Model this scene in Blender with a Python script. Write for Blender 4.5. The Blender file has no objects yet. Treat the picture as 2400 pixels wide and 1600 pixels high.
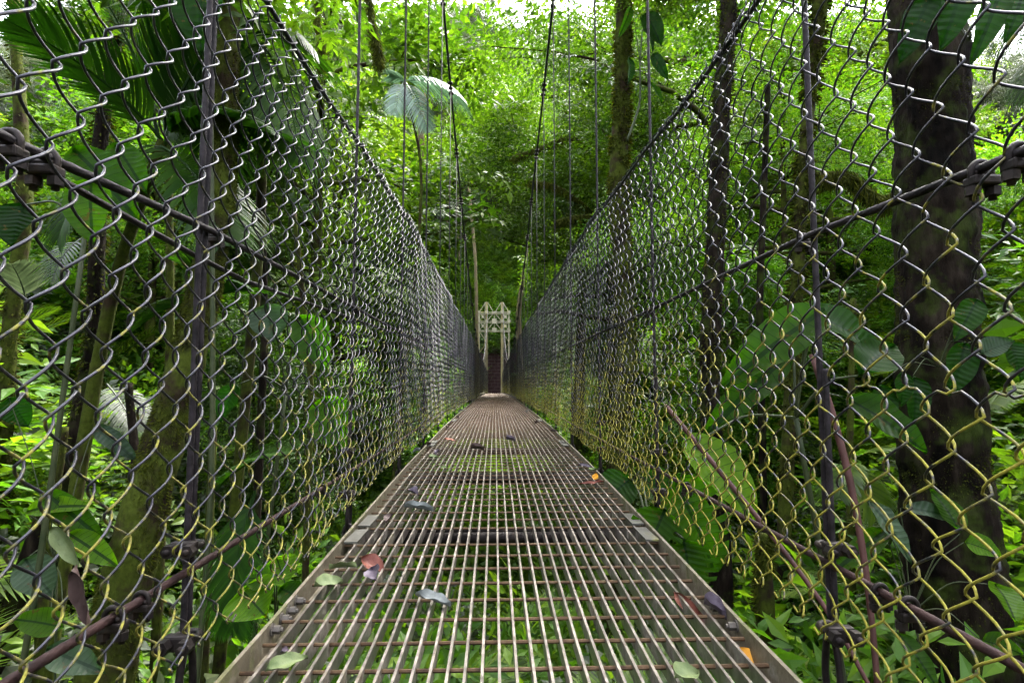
import bpy, math, random
import numpy as np
from mathutils import Vector, Matrix, Euler, noise
random.seed(7); rng = np.random.default_rng(7)
S = bpy.context.scene; COL = S.collection
PI = math.pi
# ---------------------------------------------------------------- camera, sky, sun, exposure
FPX = 1320.0
TH = math.atan(103/FPX); PS = math.atan(40/FPX*math.cos(TH))
cam = bpy.data.cameras.new('camera'); cam.sensor_width = 36; cam.lens = 36*FPX/2400; cam.clip_start = .05; cam.clip_end = 800
camo = bpy.data.objects.new('camera', cam); COL.objects.link(camo)
camo.rotation_euler = (PI/2+TH, 0, -PS); S.camera = camo
S.view_settings.view_transform = 'Standard'; S.view_settings.look = 'None'; S.view_settings.gamma = 1
S.view_settings.use_curve_mapping = False
S.view_settings.exposure = 4.05
SUN_EL, SUN_AZ = math.radians(58), math.radians(28)      # azimuth from the bridge axis towards the right
w = bpy.data.worlds.new('World'); S.world = w; w.use_nodes = True
nt = w.node_tree; nt.nodes.clear()
out = nt.nodes.new('ShaderNodeOutputWorld'); bg = nt.nodes.new('ShaderNodeBackground')
sky = nt.nodes.new('ShaderNodeTexSky'); sky.sky_type = 'NISHITA'; sky.sun_disc = False
sky.sun_elevation = SUN_EL; sky.sun_rotation = SUN_AZ; sky.air_density = 1; sky.dust_density = 3.5
hs = nt.nodes.new('ShaderNodeHueSaturation'); hs.inputs['Saturation'].default_value = .35; hs.inputs['Value'].default_value = 1.15
nt.links.new(sky.outputs[0], hs.inputs['Color']); nt.links.new(hs.outputs[0], bg.inputs[0]); bg.inputs[1].default_value = .15
nt.links.new(bg.outputs[0], out.inputs[0])
sun = bpy.data.lights.new('sun', 'SUN'); sun.energy = 1.5; sun.angle = math.radians(12); sun.color = (1, .96, .88)
suno = bpy.data.objects.new('sun', sun); COL.objects.link(suno)
sd = Vector((math.sin(SUN_AZ)*math.cos(SUN_EL), math.cos(SUN_AZ)*math.cos(SUN_EL), math.sin(SUN_EL)))
suno.rotation_euler = (-sd).to_track_quat('-Z', 'Y').to_euler()
cy = S.cycles; cy.max_bounces = 5; cy.diffuse_bounces = 3; cy.glossy_bounces = 2; cy.transmission_bounces = 3; cy.transparent_max_bounces = 2; cy.use_adaptive_sampling = True; cy.adaptive_threshold = .03
cy.use_denoising = True; cy.caustics_reflective = False; cy.caustics_refractive = False

CR = np.array([math.cos(PS), -math.sin(PS), 0]); CF = np.array([math.sin(PS)*math.cos(TH), math.cos(PS)*math.cos(TH), math.sin(TH)]); CU = np.cross(CR, CF)
def at(px, py, Y):                      # the world point at depth Y that the photograph shows at (px, py)
    d = CR*(px-1200)/FPX - CU*(py-800)/FPX + CF
    return d*Y/d[1]
def up(v): return Vector(v)

# ---------------------------------------------------------------- materials
def nodes(name):
    m = bpy.data.materials.new(name); m.use_nodes = True; t = m.node_tree; t.nodes.clear()
    o = t.nodes.new('ShaderNodeOutputMaterial'); return m, t, o
def noise_n(t, scale, detail=3, vec=None, rough=.6):
    n = t.nodes.new('ShaderNodeTexNoise'); n.inputs['Scale'].default_value = scale; n.inputs['Detail'].default_value = detail; n.inputs['Roughness'].default_value = rough
    if vec is None:
        tc = t.nodes.new('ShaderNodeTexCoord'); vec = tc.outputs['Object']
    t.links.new(vec, n.inputs['Vector']); return n.outputs['Fac']
def ramp(t, fac, stops):
    r = t.nodes.new('ShaderNodeValToRGB'); e = r.color_ramp.elements
    while len(e) < len(stops): e.new(.5)
    for k, (p, c) in enumerate(stops): e[k].position = p; e[k].color = (*c, 1)
    t.links.new(fac, r.inputs[0]); return r.outputs[0]
def leaf_mat(name, stops, trans, gloss=.38, tf=.45, veins=False, spec=.5):
    m, t, o = nodes(name)
    a = t.nodes.new('ShaderNodeAttribute'); a.attribute_name = 'tint'
    oi = t.nodes.new('ShaderNodeObjectInfo')
    mm = t.nodes.new('ShaderNodeMath'); mm.operation = 'MULTIPLY_ADD'; t.links.new(oi.outputs['Random'], mm.inputs[0]); mm.inputs[1].default_value = .35
    t.links.new(a.outputs['Fac'], mm.inputs[2])
    ms = t.nodes.new('ShaderNodeMath'); ms.operation = 'SUBTRACT'; t.links.new(mm.outputs[0], ms.inputs[0]); ms.inputs[1].default_value = .17
    col = ramp(t, ms.outputs[0], stops)
    p = t.nodes.new('ShaderNodeBsdfPrincipled'); p.inputs['Roughness'].default_value = gloss; p.inputs['Specular IOR Level'].default_value = spec
    tr = t.nodes.new('ShaderNodeBsdfTranslucent'); mx = t.nodes.new('ShaderNodeMixShader'); mx.inputs[0].default_value = tf
    mc = t.nodes.new('ShaderNodeMix'); mc.data_type = 'RGBA'; mc.blend_type = 'MULTIPLY'; mc.inputs[0].default_value = 1
    t.links.new(col, mc.inputs[6]); mc.inputs[7].default_value = (*trans, 1)
    if veins:
        uv = t.nodes.new('ShaderNodeUVMap'); sp = t.nodes.new('ShaderNodeSeparateXYZ'); t.links.new(uv.outputs[0], sp.inputs[0])
        ab = t.nodes.new('ShaderNodeMath'); ab.operation = 'ABSOLUTE'; t.links.new(sp.outputs[1], ab.inputs[0])       # distance from the midrib
        v1 = t.nodes.new('ShaderNodeMath'); v1.operation = 'MULTIPLY_ADD'; t.links.new(ab.outputs[0], v1.inputs[0]); v1.inputs[1].default_value = -.32; t.links.new(sp.outputs[0], v1.inputs[2])
        v2 = t.nodes.new('ShaderNodeMath'); v2.operation = 'MULTIPLY'; t.links.new(v1.outputs[0], v2.inputs[0]); v2.inputs[1].default_value = 11
        fr = t.nodes.new('ShaderNodeMath'); fr.operation = 'PINGPONG'; t.links.new(v2.outputs[0], fr.inputs[0]); fr.inputs[1].default_value = .5
        lt = t.nodes.new('ShaderNodeMath'); lt.operation = 'LESS_THAN'; t.links.new(fr.outputs[0], lt.inputs[0]); lt.inputs[1].default_value = .03
        lm = t.nodes.new('ShaderNodeMath'); lm.operation = 'LESS_THAN'; t.links.new(ab.outputs[0], lm.inputs[0]); lm.inputs[1].default_value = .02
        vx = t.nodes.new('ShaderNodeMath'); vx.operation = 'MAXIMUM'; t.links.new(lt.outputs[0], vx.inputs[0]); t.links.new(lm.outputs[0], vx.inputs[1])
        n2 = noise_n(t, 9, 4)
        cm = t.nodes.new('ShaderNodeMix'); cm.data_type = 'RGBA'; cm.blend_type = 'MULTIPLY'; cm.inputs[0].default_value = 1
        t.links.new(col, cm.inputs[6]); t.links.new(ramp(t, n2, [(.3, (.6, .65, .6)), (.7, (1.15, 1.1, 1))]), cm.inputs[7])
        vm = t.nodes.new('ShaderNodeMix'); vm.data_type = 'RGBA'; t.links.new(vx.outputs[0], vm.inputs[0]); t.links.new(cm.outputs[2], vm.inputs[6])
        vm.inputs[7].default_value = (.003, .012, .002, 1); vm2 = t.nodes.new('ShaderNodeMath'); vm2.operation = 'MULTIPLY'; t.links.new(vx.outputs[0], vm2.inputs[0]); vm2.inputs[1].default_value = .8
        t.links.new(vm2.outputs[0], vm.inputs[0])
        sm = t.nodes.new('ShaderNodeMix'); sm.data_type = 'RGBA'; t.links.new(ramp(t, noise_n(t, 34, 2), [(.66, (0, 0, 0)), (.71, (.8, .8, .8))]), sm.inputs[0]); t.links.new(vm.outputs[2], sm.inputs[6]); sm.inputs[7].default_value = (.05, .028, .01, 1)
        col = sm.outputs[2]; t.links.new(col, mc.inputs[6])
        b = t.nodes.new('ShaderNodeBump'); b.inputs['Strength'].default_value = .7; b.inputs['Distance'].default_value = .006; t.links.new(fr.outputs[0], b.inputs['Height'])
        t.links.new(b.outputs[0], p.inputs['Normal'])
    t.links.new(col, p.inputs['Base Color']); t.links.new(mc.outputs[2], tr.inputs[0])
    t.links.new(p.outputs[0], mx.inputs[1]); t.links.new(tr.outputs[0], mx.inputs[2]); t.links.new(mx.outputs[0], o.inputs[0]); return m
M = {}
M['leaf_mid'] = leaf_mat('leaf_mid', [(0, (.011, .028, .002)), (.5, (.036, .07, .004)), (1, (.085, .13, .008))], (1.7, 1.75, .5), .45, .45, spec=.25)
M['leaf_dark'] = leaf_mat('leaf_dark', [(0, (.007, .019, .002)), (.5, (.023, .047, .004)), (1, (.06, .095, .008))], (1.7, 2.1, .5), .5, .4, spec=.16)
M['leaf_lime'] = leaf_mat('leaf_lime', [(0, (.018, .055, .004)), (.5, (.048, .115, .008)), (1, (.12, .19, .014))], (1.7, 1.8, .5), .45, .55, spec=.22)
M['leaf_pale_haze'] = leaf_mat('leaf_pale_haze', [(0, (0.0145, 0.0223, 0.01059)), (.5, (0.03346, 0.04461, 0.02342)), (1, (0.07249, 0.08364, 0.05297))], (1.2, 1.25, .95), .5, .4, spec=.25)  # pale leaf, greyed and blued: the far hill's haze is painted into its colour
M['leaf_silver'] = leaf_mat('leaf_silver', [(0, (0.044, 0.077, 0.055)), (.5, (0.0616, 0.1001, 0.0693)), (1, (0.165, 0.242, 0.187))], (.8, 1, .7), .3, .3)
M['palm_dark'] = leaf_mat('palm_dark', [(0, (.004, .014, .002)), (.5, (.010, .03, .003)), (1, (.028, .06, .005))], (1.6, 2.2, .5), .5, .4, spec=.12)
M['big_dark'] = leaf_mat('big_dark', [(0, (.004, .013, .002)), (.5, (.008, .025, .003)), (1, (.016, .042, .004))], (1, 2.1, .4), .42, .45, True, .06)
M['big_green'] = leaf_mat('big_green', [(0, (.007, .022, .0015)), (.5, (.017, .045, .002)), (1, (.032, .068, .003))], (1.8, 2.7, .25), .42, .6, True, .06)
M['big_bright'] = leaf_mat('big_bright', [(0, (.03, .075, .004)), (.5, (.06, .13, .006)), (1, (.1, .17, .01))], (1.8, 2.1, .3), .42, .65, True, .08)
M['big_grey'] = leaf_mat('big_grey', [(0, (0.012, 0.024, 0.0128)), (.5, (0.024, 0.04, 0.0224)), (1, (0.04, 0.064, 0.036))], (1, 1.6, .6), .5, .35, True, .12)
def simple(name, stops, scale, rough=.7, metal=0, bump=.3, dist=.004, det=5, moss=None, moss_thr=(.5, .62), moss_scale=7, stretch=None, zfade=None, bscale=None):
    m, t, o = nodes(name); tc = t.nodes.new('ShaderNodeTexCoord'); vec = tc.outputs['Object']
    if stretch:
        mp = t.nodes.new('ShaderNodeMapping'); mp.inputs['Scale'].default_value = stretch; t.links.new(vec, mp.inputs[0]); vec = mp.outputs[0]
    n = noise_n(t, scale, det, vec); col = ramp(t, n, stops)
    p = t.nodes.new('ShaderNodeBsdfPrincipled'); p.inputs['Roughness'].default_value = rough; p.inputs['Metallic'].default_value = metal; p.inputs['Specular IOR Level'].default_value = .04 if rough > .85 else (.12 if rough < .66 and rough > .49 and metal < .65 and not moss or name == 'rope' else .4)
    if moss:
        n2 = noise_n(t, moss_scale, 5, tc.outputs['Object']); f = n2
        if zfade:
            sp = t.nodes.new('ShaderNodeSeparateXYZ'); t.links.new(tc.outputs['Object'], sp.inputs[0])
            mr = t.nodes.new('ShaderNodeMapRange'); t.links.new(sp.outputs[2], mr.inputs[0])
            mr.inputs[1].default_value = zfade[0]; mr.inputs[2].default_value = zfade[1]; mr.inputs[3].default_value = zfade[2]; mr.inputs[4].default_value = zfade[3]
            ad = t.nodes.new('ShaderNodeMath'); ad.operation = 'ADD'; t.links.new(n2, ad.inputs[0]); t.links.new(mr.outputs[0], ad.inputs[1]); f = ad.outputs[0]
        fm = ramp(t, f, [(moss_thr[0], (0, 0, 0)), (moss_thr[1], (1, 1, 1))])
        mx = t.nodes.new('ShaderNodeMix'); mx.data_type = 'RGBA'; t.links.new(fm, mx.inputs[0]); t.links.new(col, mx.inputs[6])
        t.links.new(ramp(t, noise_n(t, moss_scale*6, 3, tc.outputs['Object']), [(.3, tuple(c*.5 for c in moss)), (.7, moss)]), mx.inputs[7]); col = mx.outputs[2]
        if metal:
            mt = t.nodes.new('ShaderNodeMath'); mt.operation = 'MULTIPLY_ADD'; t.links.new(fm, mt.inputs[0]); mt.inputs[1].default_value = -metal; mt.inputs[2].default_value = metal
            t.links.new(mt.outputs[0], p.inputs['Metallic'])
            m2 = t.nodes.new('ShaderNodeMath'); m2.operation = 'MULTIPLY_ADD'; t.links.new(fm, m2.inputs[0]); m2.inputs[1].default_value = .85-rough; m2.inputs[2].default_value = rough
            t.links.new(m2.outputs[0], p.inputs['Roughness'])
    t.links.new(col, p.inputs['Base Color'])
    b = t.nodes.new('ShaderNodeBump'); b.inputs['Strength'].default_value = bump; b.inputs['Distance'].default_value = dist
    t.links.new(noise_n(t, bscale or scale*2.5, det, vec), b.inputs['Height']); t.links.new(b.outputs[0], p.inputs['Normal'])
    t.links.new(p.outputs[0], o.inputs[0]); return m
M['bark_dark'] = simple('bark_dark', [(.35, (0.001031, 0.000783, 0.00054)), (.52, (0.005775, 0.003915, 0.0027)), (.75, (0.02063, 0.01566, 0.0108))], 9, .9, 0, 1, .02, 8, (.018, .026, .004), (.5, .66), 5, (1, 1, .3))
M['bark_mossy'] = simple('bark_mossy', [(.3, (0.0045, 0.003375, 0.00225)), (.7, (0.0225, 0.015, 0.009))], 12, .95, 0, 1, .015, 8, (.035, .045, .006), (.38, .55), 6, (1, 1, .35))
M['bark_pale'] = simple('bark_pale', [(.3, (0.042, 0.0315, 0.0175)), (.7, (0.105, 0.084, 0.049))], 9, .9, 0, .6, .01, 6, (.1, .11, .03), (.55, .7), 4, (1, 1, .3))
M['moss'] = leaf_mat('moss', [(0, (0.009, 0.012, 0.0015)), (.5, (0.0225, 0.027, 0.003)), (1, (0.0525, 0.06, 0.006))], (1, 1, .5), .9, .3, spec=.05)
M['twig'] = simple('twig', [(.3, (.03, .022, .014)), (.7, (.09, .07, .045))], 20, .9)
M['stem_green'] = simple('stem_green', [(.3, (0.014, 0.021, 0.0084)), (.7, (0.035, 0.0385, 0.0175))], 12, .5)
M['stem_red'] = simple('stem_red', [(.3, (0.02, 0.008, 0.0064)), (.7, (0.056, 0.024, 0.02))], 12, .6)
M['soil'] = simple('soil', [(.3, (0.006, 0.006, 0.003)), (.5, (0.015, 0.0175, 0.006)), (.7, (0.03, 0.03, 0.0125))], 1.3, 1, 0, 1, .05, 8)
M['wire'] = simple('wire', [(.3, (0.01309, 0.01234, 0.01496)), (.7, (0.04488, 0.04301, 0.05049))], 14, .44, .8, .15, .001, 4, (.15, .135, .01), (.6, .7), 38, None, (0, .95, .16, -.05))
M['wire_mossy'] = simple('wire_mossy', [(.3, (0.01309, 0.01234, 0.01496)), (.7, (0.04488, 0.04301, 0.05049))], 14, .44, .8, .15, .001, 4, (.17, .15, .006), (.6, .71), 38, None, (0, .95, .26, -.03))
M['rope'] = simple('rope', [(.3, (0.0049, 0.00385, 0.0042)), (.7, (0.0245, 0.0196, 0.0217))], 40, .6, .2, .6, .002, 3, (.1, .09, .02), (.68, .76), 12, None, (0, .95, .04, -.06))
M['rope_black'] = simple('rope_black', [(.3, (.006, .006, .008)), (.7, (.025, .024, .028))], 40, .5, 0, .6, .002)
M['rope_rust'] = simple('rope_rust', [(.3, (0.009, 0.0045, 0.0045)), (.7, (0.03, 0.015, 0.0135))], 30, .65, .3, .6, .002)
M['iron'] = simple('iron', [(.3, (0.0064, 0.0048, 0.0048)), (.6, (0.02, 0.016, 0.0144)), (.8, (0.056, 0.036, 0.024))], 25, .55, .6, .5, .003)
M['steel_pale'] = simple('steel_pale', [(.3, (0.04004, 0.0364, 0.02912)), (.6, (0.0728, 0.06916, 0.05824)), (.8, (0.09828, 0.09464, 0.08736))], 18, .5, .5, .3, .002, 5, (.14, .13, .03), (.56, .66), 9)
M['steel_bar'] = simple('steel_bar', [(.3, (0.1188, 0.1004, 0.09072)), (.55, (0.2376, 0.2059, 0.1814)), (.75, (0.324, 0.2812, 0.2419))], 30, .32, .85, .3, .002, 5, (.06, .045, .02), (.5, .68), 11)
M['rod_rust'] = simple('rod_rust', [(.3, (0.024, 0.01344, 0.00768)), (.55, (0.0576, 0.0336, 0.0168)), (.75, (0.096, 0.0672, 0.0384))], 45, .6, .4, .5, .002)
M['rail'] = simple('rail', [(.3, (0.049, 0.0385, 0.0245)), (.55, (0.098, 0.0805, 0.0525)), (.8, (0.182, 0.168, 0.14))], 22, .55, .35, .6, .003, 7, (.07, .065, .02), (.52, .62), 14)
M['tower_paint'] = simple('tower_paint', [(.3, (0.1421, 0.1252, 0.07675)), (.7, (0.2203, 0.1977, 0.1302))], 3, .5, 0, .1, .01, 5, (.4, .33, .12), (.55, .68), 1.7)
M['tower_yellow'] = simple('tower_yellow', [(.3, (0.128, 0.1, 0.04)), (.7, (0.2, 0.168, 0.088))], 2, .6, 0, .1, .01)
M['block'] = simple('block', [(.3, (0.0225, 0.0126, 0.0135)), (.7, (0.0495, 0.02925, 0.027))], 6, .95, 0, .8, .01)
M['mortar'] = simple('mortar', [(.3, (0.052, 0.04, 0.036)), (.7, (0.088, 0.072, 0.064))], 6, .95)
M['zinc'] = simple('zinc', [(.3, (0.048, 0.042, 0.036)), (.7, (0.09, 0.078, 0.066))], 30, .5, .4, .3, .001)
def dead(name, a, b): return simple(name, [(.3, a), (.7, b)], 25, .5, 0, .7, .003)
M['dead_red'] = dead('dead_red', (0.0504, 0.0126, 0.0084), (0.1176, 0.0378, 0.0252)); M['dead_brown'] = dead('dead_brown', (0.021, 0.0126, 0.0105), (0.0588, 0.0378, 0.0336))
M['dead_grey'] = dead('dead_grey', (0.0588, 0.063, 0.0588), (0.1512, 0.1596, 0.1512)); M['dead_green'] = dead('dead_green', (0.042, 0.063, 0.021), (0.1176, 0.1386, 0.0588))
M['dead_orange'] = dead('dead_orange', (0.36, 0.15, 0.012), (0.51, 0.252, 0.018)); M['dead_pink'] = dead('dead_pink', (0.168, 0.0588, 0.0336), (0.252, 0.1176, 0.084)); M['dead_violet'] = dead('dead_violet', (0.0294, 0.021, 0.0294), (0.084, 0.0672, 0.084))

# ---------------------------------------------------------------- mesh helpers
def mesh(name, V, F, mats, tint=None, smooth=True, uv=None):
    """V (n,3); F = list of arrays (k,3) or (k,4)"""
    me = bpy.data.meshes.new(name); V = np.asarray(V, dtype=np.float32)
    if not isinstance(F, list): F = [F]
    F = [np.asarray(f, dtype=np.int32) for f in F if len(f)]
    loops = np.concatenate([f.ravel() for f in F]); tot = np.concatenate([np.full(len(f), f.shape[1], np.int32) for f in F])
    me.vertices.add(len(V)); me.vertices.foreach_set('co', V.ravel())
    me.loops.add(len(loops)); me.loops.foreach_set('vertex_index', loops)
    me.polygons.add(len(tot)); st = np.concatenate([[0], np.cumsum(tot)[:-1]]).astype(np.int32)
    me.polygons.foreach_set('loop_start', st); me.polygons.foreach_set('use_smooth', np.full(len(tot), smooth))
    me.update(calc_edges=True)
    if tint is not None:
        a = me.attributes.new('tint', 'FLOAT', 'POINT'); a.data.foreach_set('value', np.asarray(tint, dtype=np.float32))
    if uv is not None:
        u = me.uv_layers.new(name='UVMap'); u.data.foreach_set('uv', np.asarray(uv, np.float32)[loops].ravel())
    for m in (mats if isinstance(mats, (list, tuple)) else [mats]): me.materials.append(M[m] if isinstance(m, str) else m)
    return me
def link(name, data, parent=None, loc=None):
    o = bpy.data.objects.new(name, data); COL.objects.link(o)
    if parent is not None: o.parent = parent
    if loc is not None: o.location = loc
    return o
def thing(name, label, cat, loc=(0, 0, 0), group=None, data=None, rot=None, sc=None):
    o = link(name, data, None, loc); o['label'] = label; o['category'] = cat
    if group: o['group'] = group
    if rot is not None: o.rotation_euler = rot
    if sc is not None: o.scale = sc if hasattr(sc, '__len__') else (sc,)*3
    return o
class MB:
    def __init__(s): s.V = []; s.F = {3: [], 4: []}; s.n = 0
    def add(s, V, F):
        V = np.asarray(V, float)
        if not isinstance(F, list): F = [F]
        for f in F:
            f = np.asarray(f)
            if len(f): s.F[f.shape[1]].append(f+s.n)
        s.V.append(V); s.n += len(V)
    def box(s, a, b, ch=0):
        (x0, y0, z0), (x1, y1, z1) = a, b
        s.add([(x0, y0, z0), (x1, y0, z0), (x1, y1, z0), (x0, y1, z0), (x0, y0, z1), (x1, y0, z1), (x1, y1, z1), (x0, y1, z1)],
              np.array([(0, 3, 2, 1), (4, 5, 6, 7), (0, 1, 5, 4), (1, 2, 6, 5), (2, 3, 7, 6), (3, 0, 4, 7)]))
    def bar(s, p, q, w_, h, ref=(0, 0, 1)):          # rectangular bar from p to q
        p = Vector(p); q = Vector(q); d = (q-p).normalized(); r = Vector(ref)
        if abs(d.dot(r)) > .95: r = Vector((1, 0, 0))
        a = d.cross(r).normalized()*w_/2; b = a.cross(d).normalized()*h/2
        s.add([tuple(e+i*a+j*b) for e in (p, q) for i, j in ((-1, -1), (1, -1), (1, 1), (-1, 1))],
              np.array([(0, 3, 2, 1), (4, 5, 6, 7), (0, 1, 5, 4), (1, 2, 6, 5), (2, 3, 7, 6), (3, 0, 4, 7)]))
    def tube(s, pts, r, n=8, lobes=0, twist=0, lob=.13, cap=True):
        P = np.asarray(pts, float); k = len(P); r = np.broadcast_to(np.asarray(r, float), (k,))
        T = np.gradient(P, axis=0); T /= np.linalg.norm(T, axis=1)[:, None]+1e-12
        a = np.cross(T[0], (0, 0, 1.)) if abs(T[0][2]) < .9 else np.cross(T[0], (1., 0, 0)); a /= np.linalg.norm(a); A = [a]
        for i in range(1, k):
            a = A[-1]-T[i]*np.dot(A[-1], T[i]); a /= np.linalg.norm(a)+1e-12; A.append(a)
        A = np.array(A); B = np.cross(T, A); th = np.arange(n)*2*PI/n
        rr = r[:, None]*np.ones(n)
        if lobes:
            L = np.concatenate([[0], np.cumsum(np.linalg.norm(np.diff(P, axis=0), axis=1))])
            rr = r[:, None]*(1-lob+lob*np.abs(np.sin(lobes/2*(th[None]-L[:, None]*twist)))*1.6)
        V = P[:, None]+rr[..., None]*(np.cos(th)[None, :, None]*A[:, None]+np.sin(th)[None, :, None]*B[:, None])
        i = np.arange(k-1)[:, None]*n; j = np.arange(n)[None]; j2 = (j+1) % n
        F = np.stack([i+j, i+j2, i+n+j2, i+n+j], -1).reshape(-1, 4); V = V.reshape(-1, 3); fs = [F]
        if cap:
            V = np.concatenate([V, P[:1], P[-1:]]); m = k*n
            fs.append(np.array([(m, (q+1) % n, q) for q in range(n)]+[(m+1, m-n+q, m-n+(q+1) % n) for q in range(n)]))
        s.add(V, fs)
    def data(s, name, mat, smooth=True, tint=None):
        return mesh(name, np.concatenate(s.V), [np.concatenate(f) for f in s.F.values() if f], mat, tint, smooth)
    def obj(s, name, mat, parent=None, smooth=True, loc=None): return link(name, s.data(name, mat, smooth), parent, loc)
def stuff(o): o['kind'] = 'stuff'; return o
def struct(o): o['kind'] = 'structure'; return o

# ---------------------------------------------------------------- bridge lines
def deck(y): return np.interp(y, [-3, 1, 2, 3, 5, 7, 10, 15, 20, 24, 30, 38, 60], [-.53, -.505, -.465, -.43, -.385, -.365, -.352, -.35, -.365, -.39, -.44, -.52, -.52])
def ftop(y): return np.interp(y, [0, 1.15, 1.6, 2.1, 3.25, 5.5, 10, 16, 22, 30, 38], [.82, .83, .85, .886, .948, .965, 1.03, 1.06, 1.03, .95, .86])
def fbot(y): return deck(y)+np.interp(y, [0, 1.5, 4, 10], [.095, .075, .07, .06])
def wl(y): return -np.interp(y, [0, 6, 30, 38], [.5, .5, .5, .47])
def wr(y): return np.interp(y, [0, 2, 3.1, 4.2, 8, 30, 38], [.57, .57, .56, .55, .53, .53, .5])
def cab(y): return np.where(np.asarray(y) < 21.5, .95+.0105*(np.asarray(y)-21.5)**2, .95+.0168*(np.asarray(y)-21.5)**2)
YE = 37.6; HY = [1.0+1.05*k for k in range(35)]
DL, DR = -.463, .512
# ---------------------------------------------------------------- ground
def gh(x, y):
    x = np.asarray(x, float); y = np.asarray(y, float)
    base = np.interp(y, [-60, -8, -3, 3, 10, 22, 30, 36, 41.2, 43, 60, 100, 160], [3, -.7, -1.2, -3.6, -4.8, -5, -3.9, -2.3, -1.3, 2.2, 20, 58, 84])
    side = np.clip(np.abs(x-.1)-3.2, 0, 8.5)+.15*np.clip(np.abs(x)-12, 0, 80)
    base = base+np.where(y < 40, 1.0*side, .5*side*np.clip((60-y)/20, 0, 1))
    return base+.35*np.sin(x*.7+1.3)*np.cos(y*.45)+.2*np.sin(x*1.9+y*1.3)
gx = np.concatenate([np.linspace(-160, -26, 20), np.linspace(-24, 24, 70), np.linspace(26, 160, 20)]); gy = np.concatenate([np.linspace(-60, -6, 14), np.linspace(-5, 60, 90), np.linspace(63, 160, 24)])
X, Y = np.meshgrid(gx, gy); Zg = gh(X, Y); nx, ny = len(gx), len(gy)
i, j = np.meshgrid(np.arange(nx-1), np.arange(ny-1)); k = (j*nx+i).ravel()
struct(link('ground', mesh('ground', np.stack([X.ravel(), Y.ravel(), Zg.ravel()], 1), np.stack([k, k+1, k+nx+1, k+nx], 1), 'soil')))

# ---------------------------------------------------------------- foliage generators
def leafV(P, D, N, L, W, tint, fold=.12, droop=.12):
    D = D/np.linalg.norm(D, axis=1)[:, None]; Sd = np.cross(N, D); Sd /= np.linalg.norm(Sd, axis=1)[:, None]+1e-9; N = np.cross(D, Sd)
    L = L[:, None]; W = W[:, None]
    a = P; m = P+D*L*.45; l = m+Sd*W*.5+N*W*fold-D*L*.03; r = m-Sd*W*.5+N*W*fold-D*L*.03; t = P+D*L-N*L*droop
    V = np.stack([a, m, l, r, t], 1).reshape(-1, 3); b = np.arange(len(P))[:, None]*5
    F = np.concatenate([b+np.array([[0, 1, 2]]), b+np.array([[0, 3, 1]]), b+np.array([[2, 1, 4]]), b+np.array([[1, 3, 4]])])
    return V, F, np.repeat(tint, 5)
def spray_leaves(n, length, leaf, fine=False):
    """one leafy twig along +X, leaves in two ranks"""
    P = []; D = []; N = []; L = []; segs = []
    stems = [((0, 0, 0), (1, 0, .05), length)]
    ns = 6 if fine else 3
    for q in range(ns):
        u = .2+.7*q/ns; sgn = 1 if q % 2 else -1
        stems.append(((u*length, 0, .02*length), (math.cos(.9), sgn*math.sin(.9), -.05), length*(.55 if not fine else .5)*(1.1-u*.5)))
    for st, d, ln in stems:
        st = np.array(st); d = np.array(d, float); d /= np.linalg.norm(d); cnt = max(3, int(n*ln/length)); sd_ = np.array([-d[1], d[0], 0])
        segs.append((st, st+d*ln))
        for c in range(cnt):
            u = (c+1)/cnt; sg = 1 if c % 2 else -1
            dd = d*(.55+.5*u)+sd_*sg*(1-.55*u)+np.array([0, 0, -.25])+rng.normal(0, .16, 3)
            P.append(st+d*ln*u-np.array([0, 0, .12*ln*u*u])); D.append(dd); N.append(np.array([0, 0, 1.])+rng.normal(0, .3, 3)); L.append(leaf*(.7+.5*rng.random()))
    return np.array(P), np.array(D), np.array(N), np.array(L), segs
def crown(name, pos, dirs, scl, leaf, mats, n=9, length=.6, wr_=.42, fine=False, droop=.12):
    """leafy twigs at positions pos, growing along dirs"""
    pos = np.asarray(pos); dirs = np.asarray(dirs); K = len(pos); VV = []; FF = []; TT = []; off = 0
    vs = [spray_leaves(n, length, leaf, fine) for _ in range(4)]
    for v in range(4):
        idx = np.arange(v, K, 4); P, D, N, L, _ = vs[v]
        x = dirs[idx]; x = x/np.linalg.norm(x, axis=1)[:, None]; upv = np.tile([0, 0, 1.], (len(idx), 1))+rng.normal(0, .35, (len(idx), 3))
        y = np.cross(upv, x); y /= np.linalg.norm(y, axis=1)[:, None]; z = np.cross(x, y); R = np.stack([x, y, z], 2)*scl[idx][:, None, None]
        p = np.einsum('kij,mj->kmi', R, P)+pos[idx][:, None]; d = np.einsum('kij,mj->kmi', R, D); nn = np.einsum('kij,mj->kmi', R, N)
        m = len(P); lf = (scl[idx][:, None]*L[None]).ravel()
        tn = np.clip((rng.random(len(idx))[:, None]*.6+rng.random((len(idx), m))*.4), 0, 1).ravel()
        V, F, T = leafV(p.reshape(-1, 3), d.reshape(-1, 3), nn.reshape(-1, 3), lf, lf*wr_, tn, droop=droop)
        VV.append(V); FF.append(F+off); TT.append(T); off += len(V)
    return mesh(name, np.concatenate(VV), np.concatenate(FF), mats, np.concatenate(TT), smooth=False)
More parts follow.
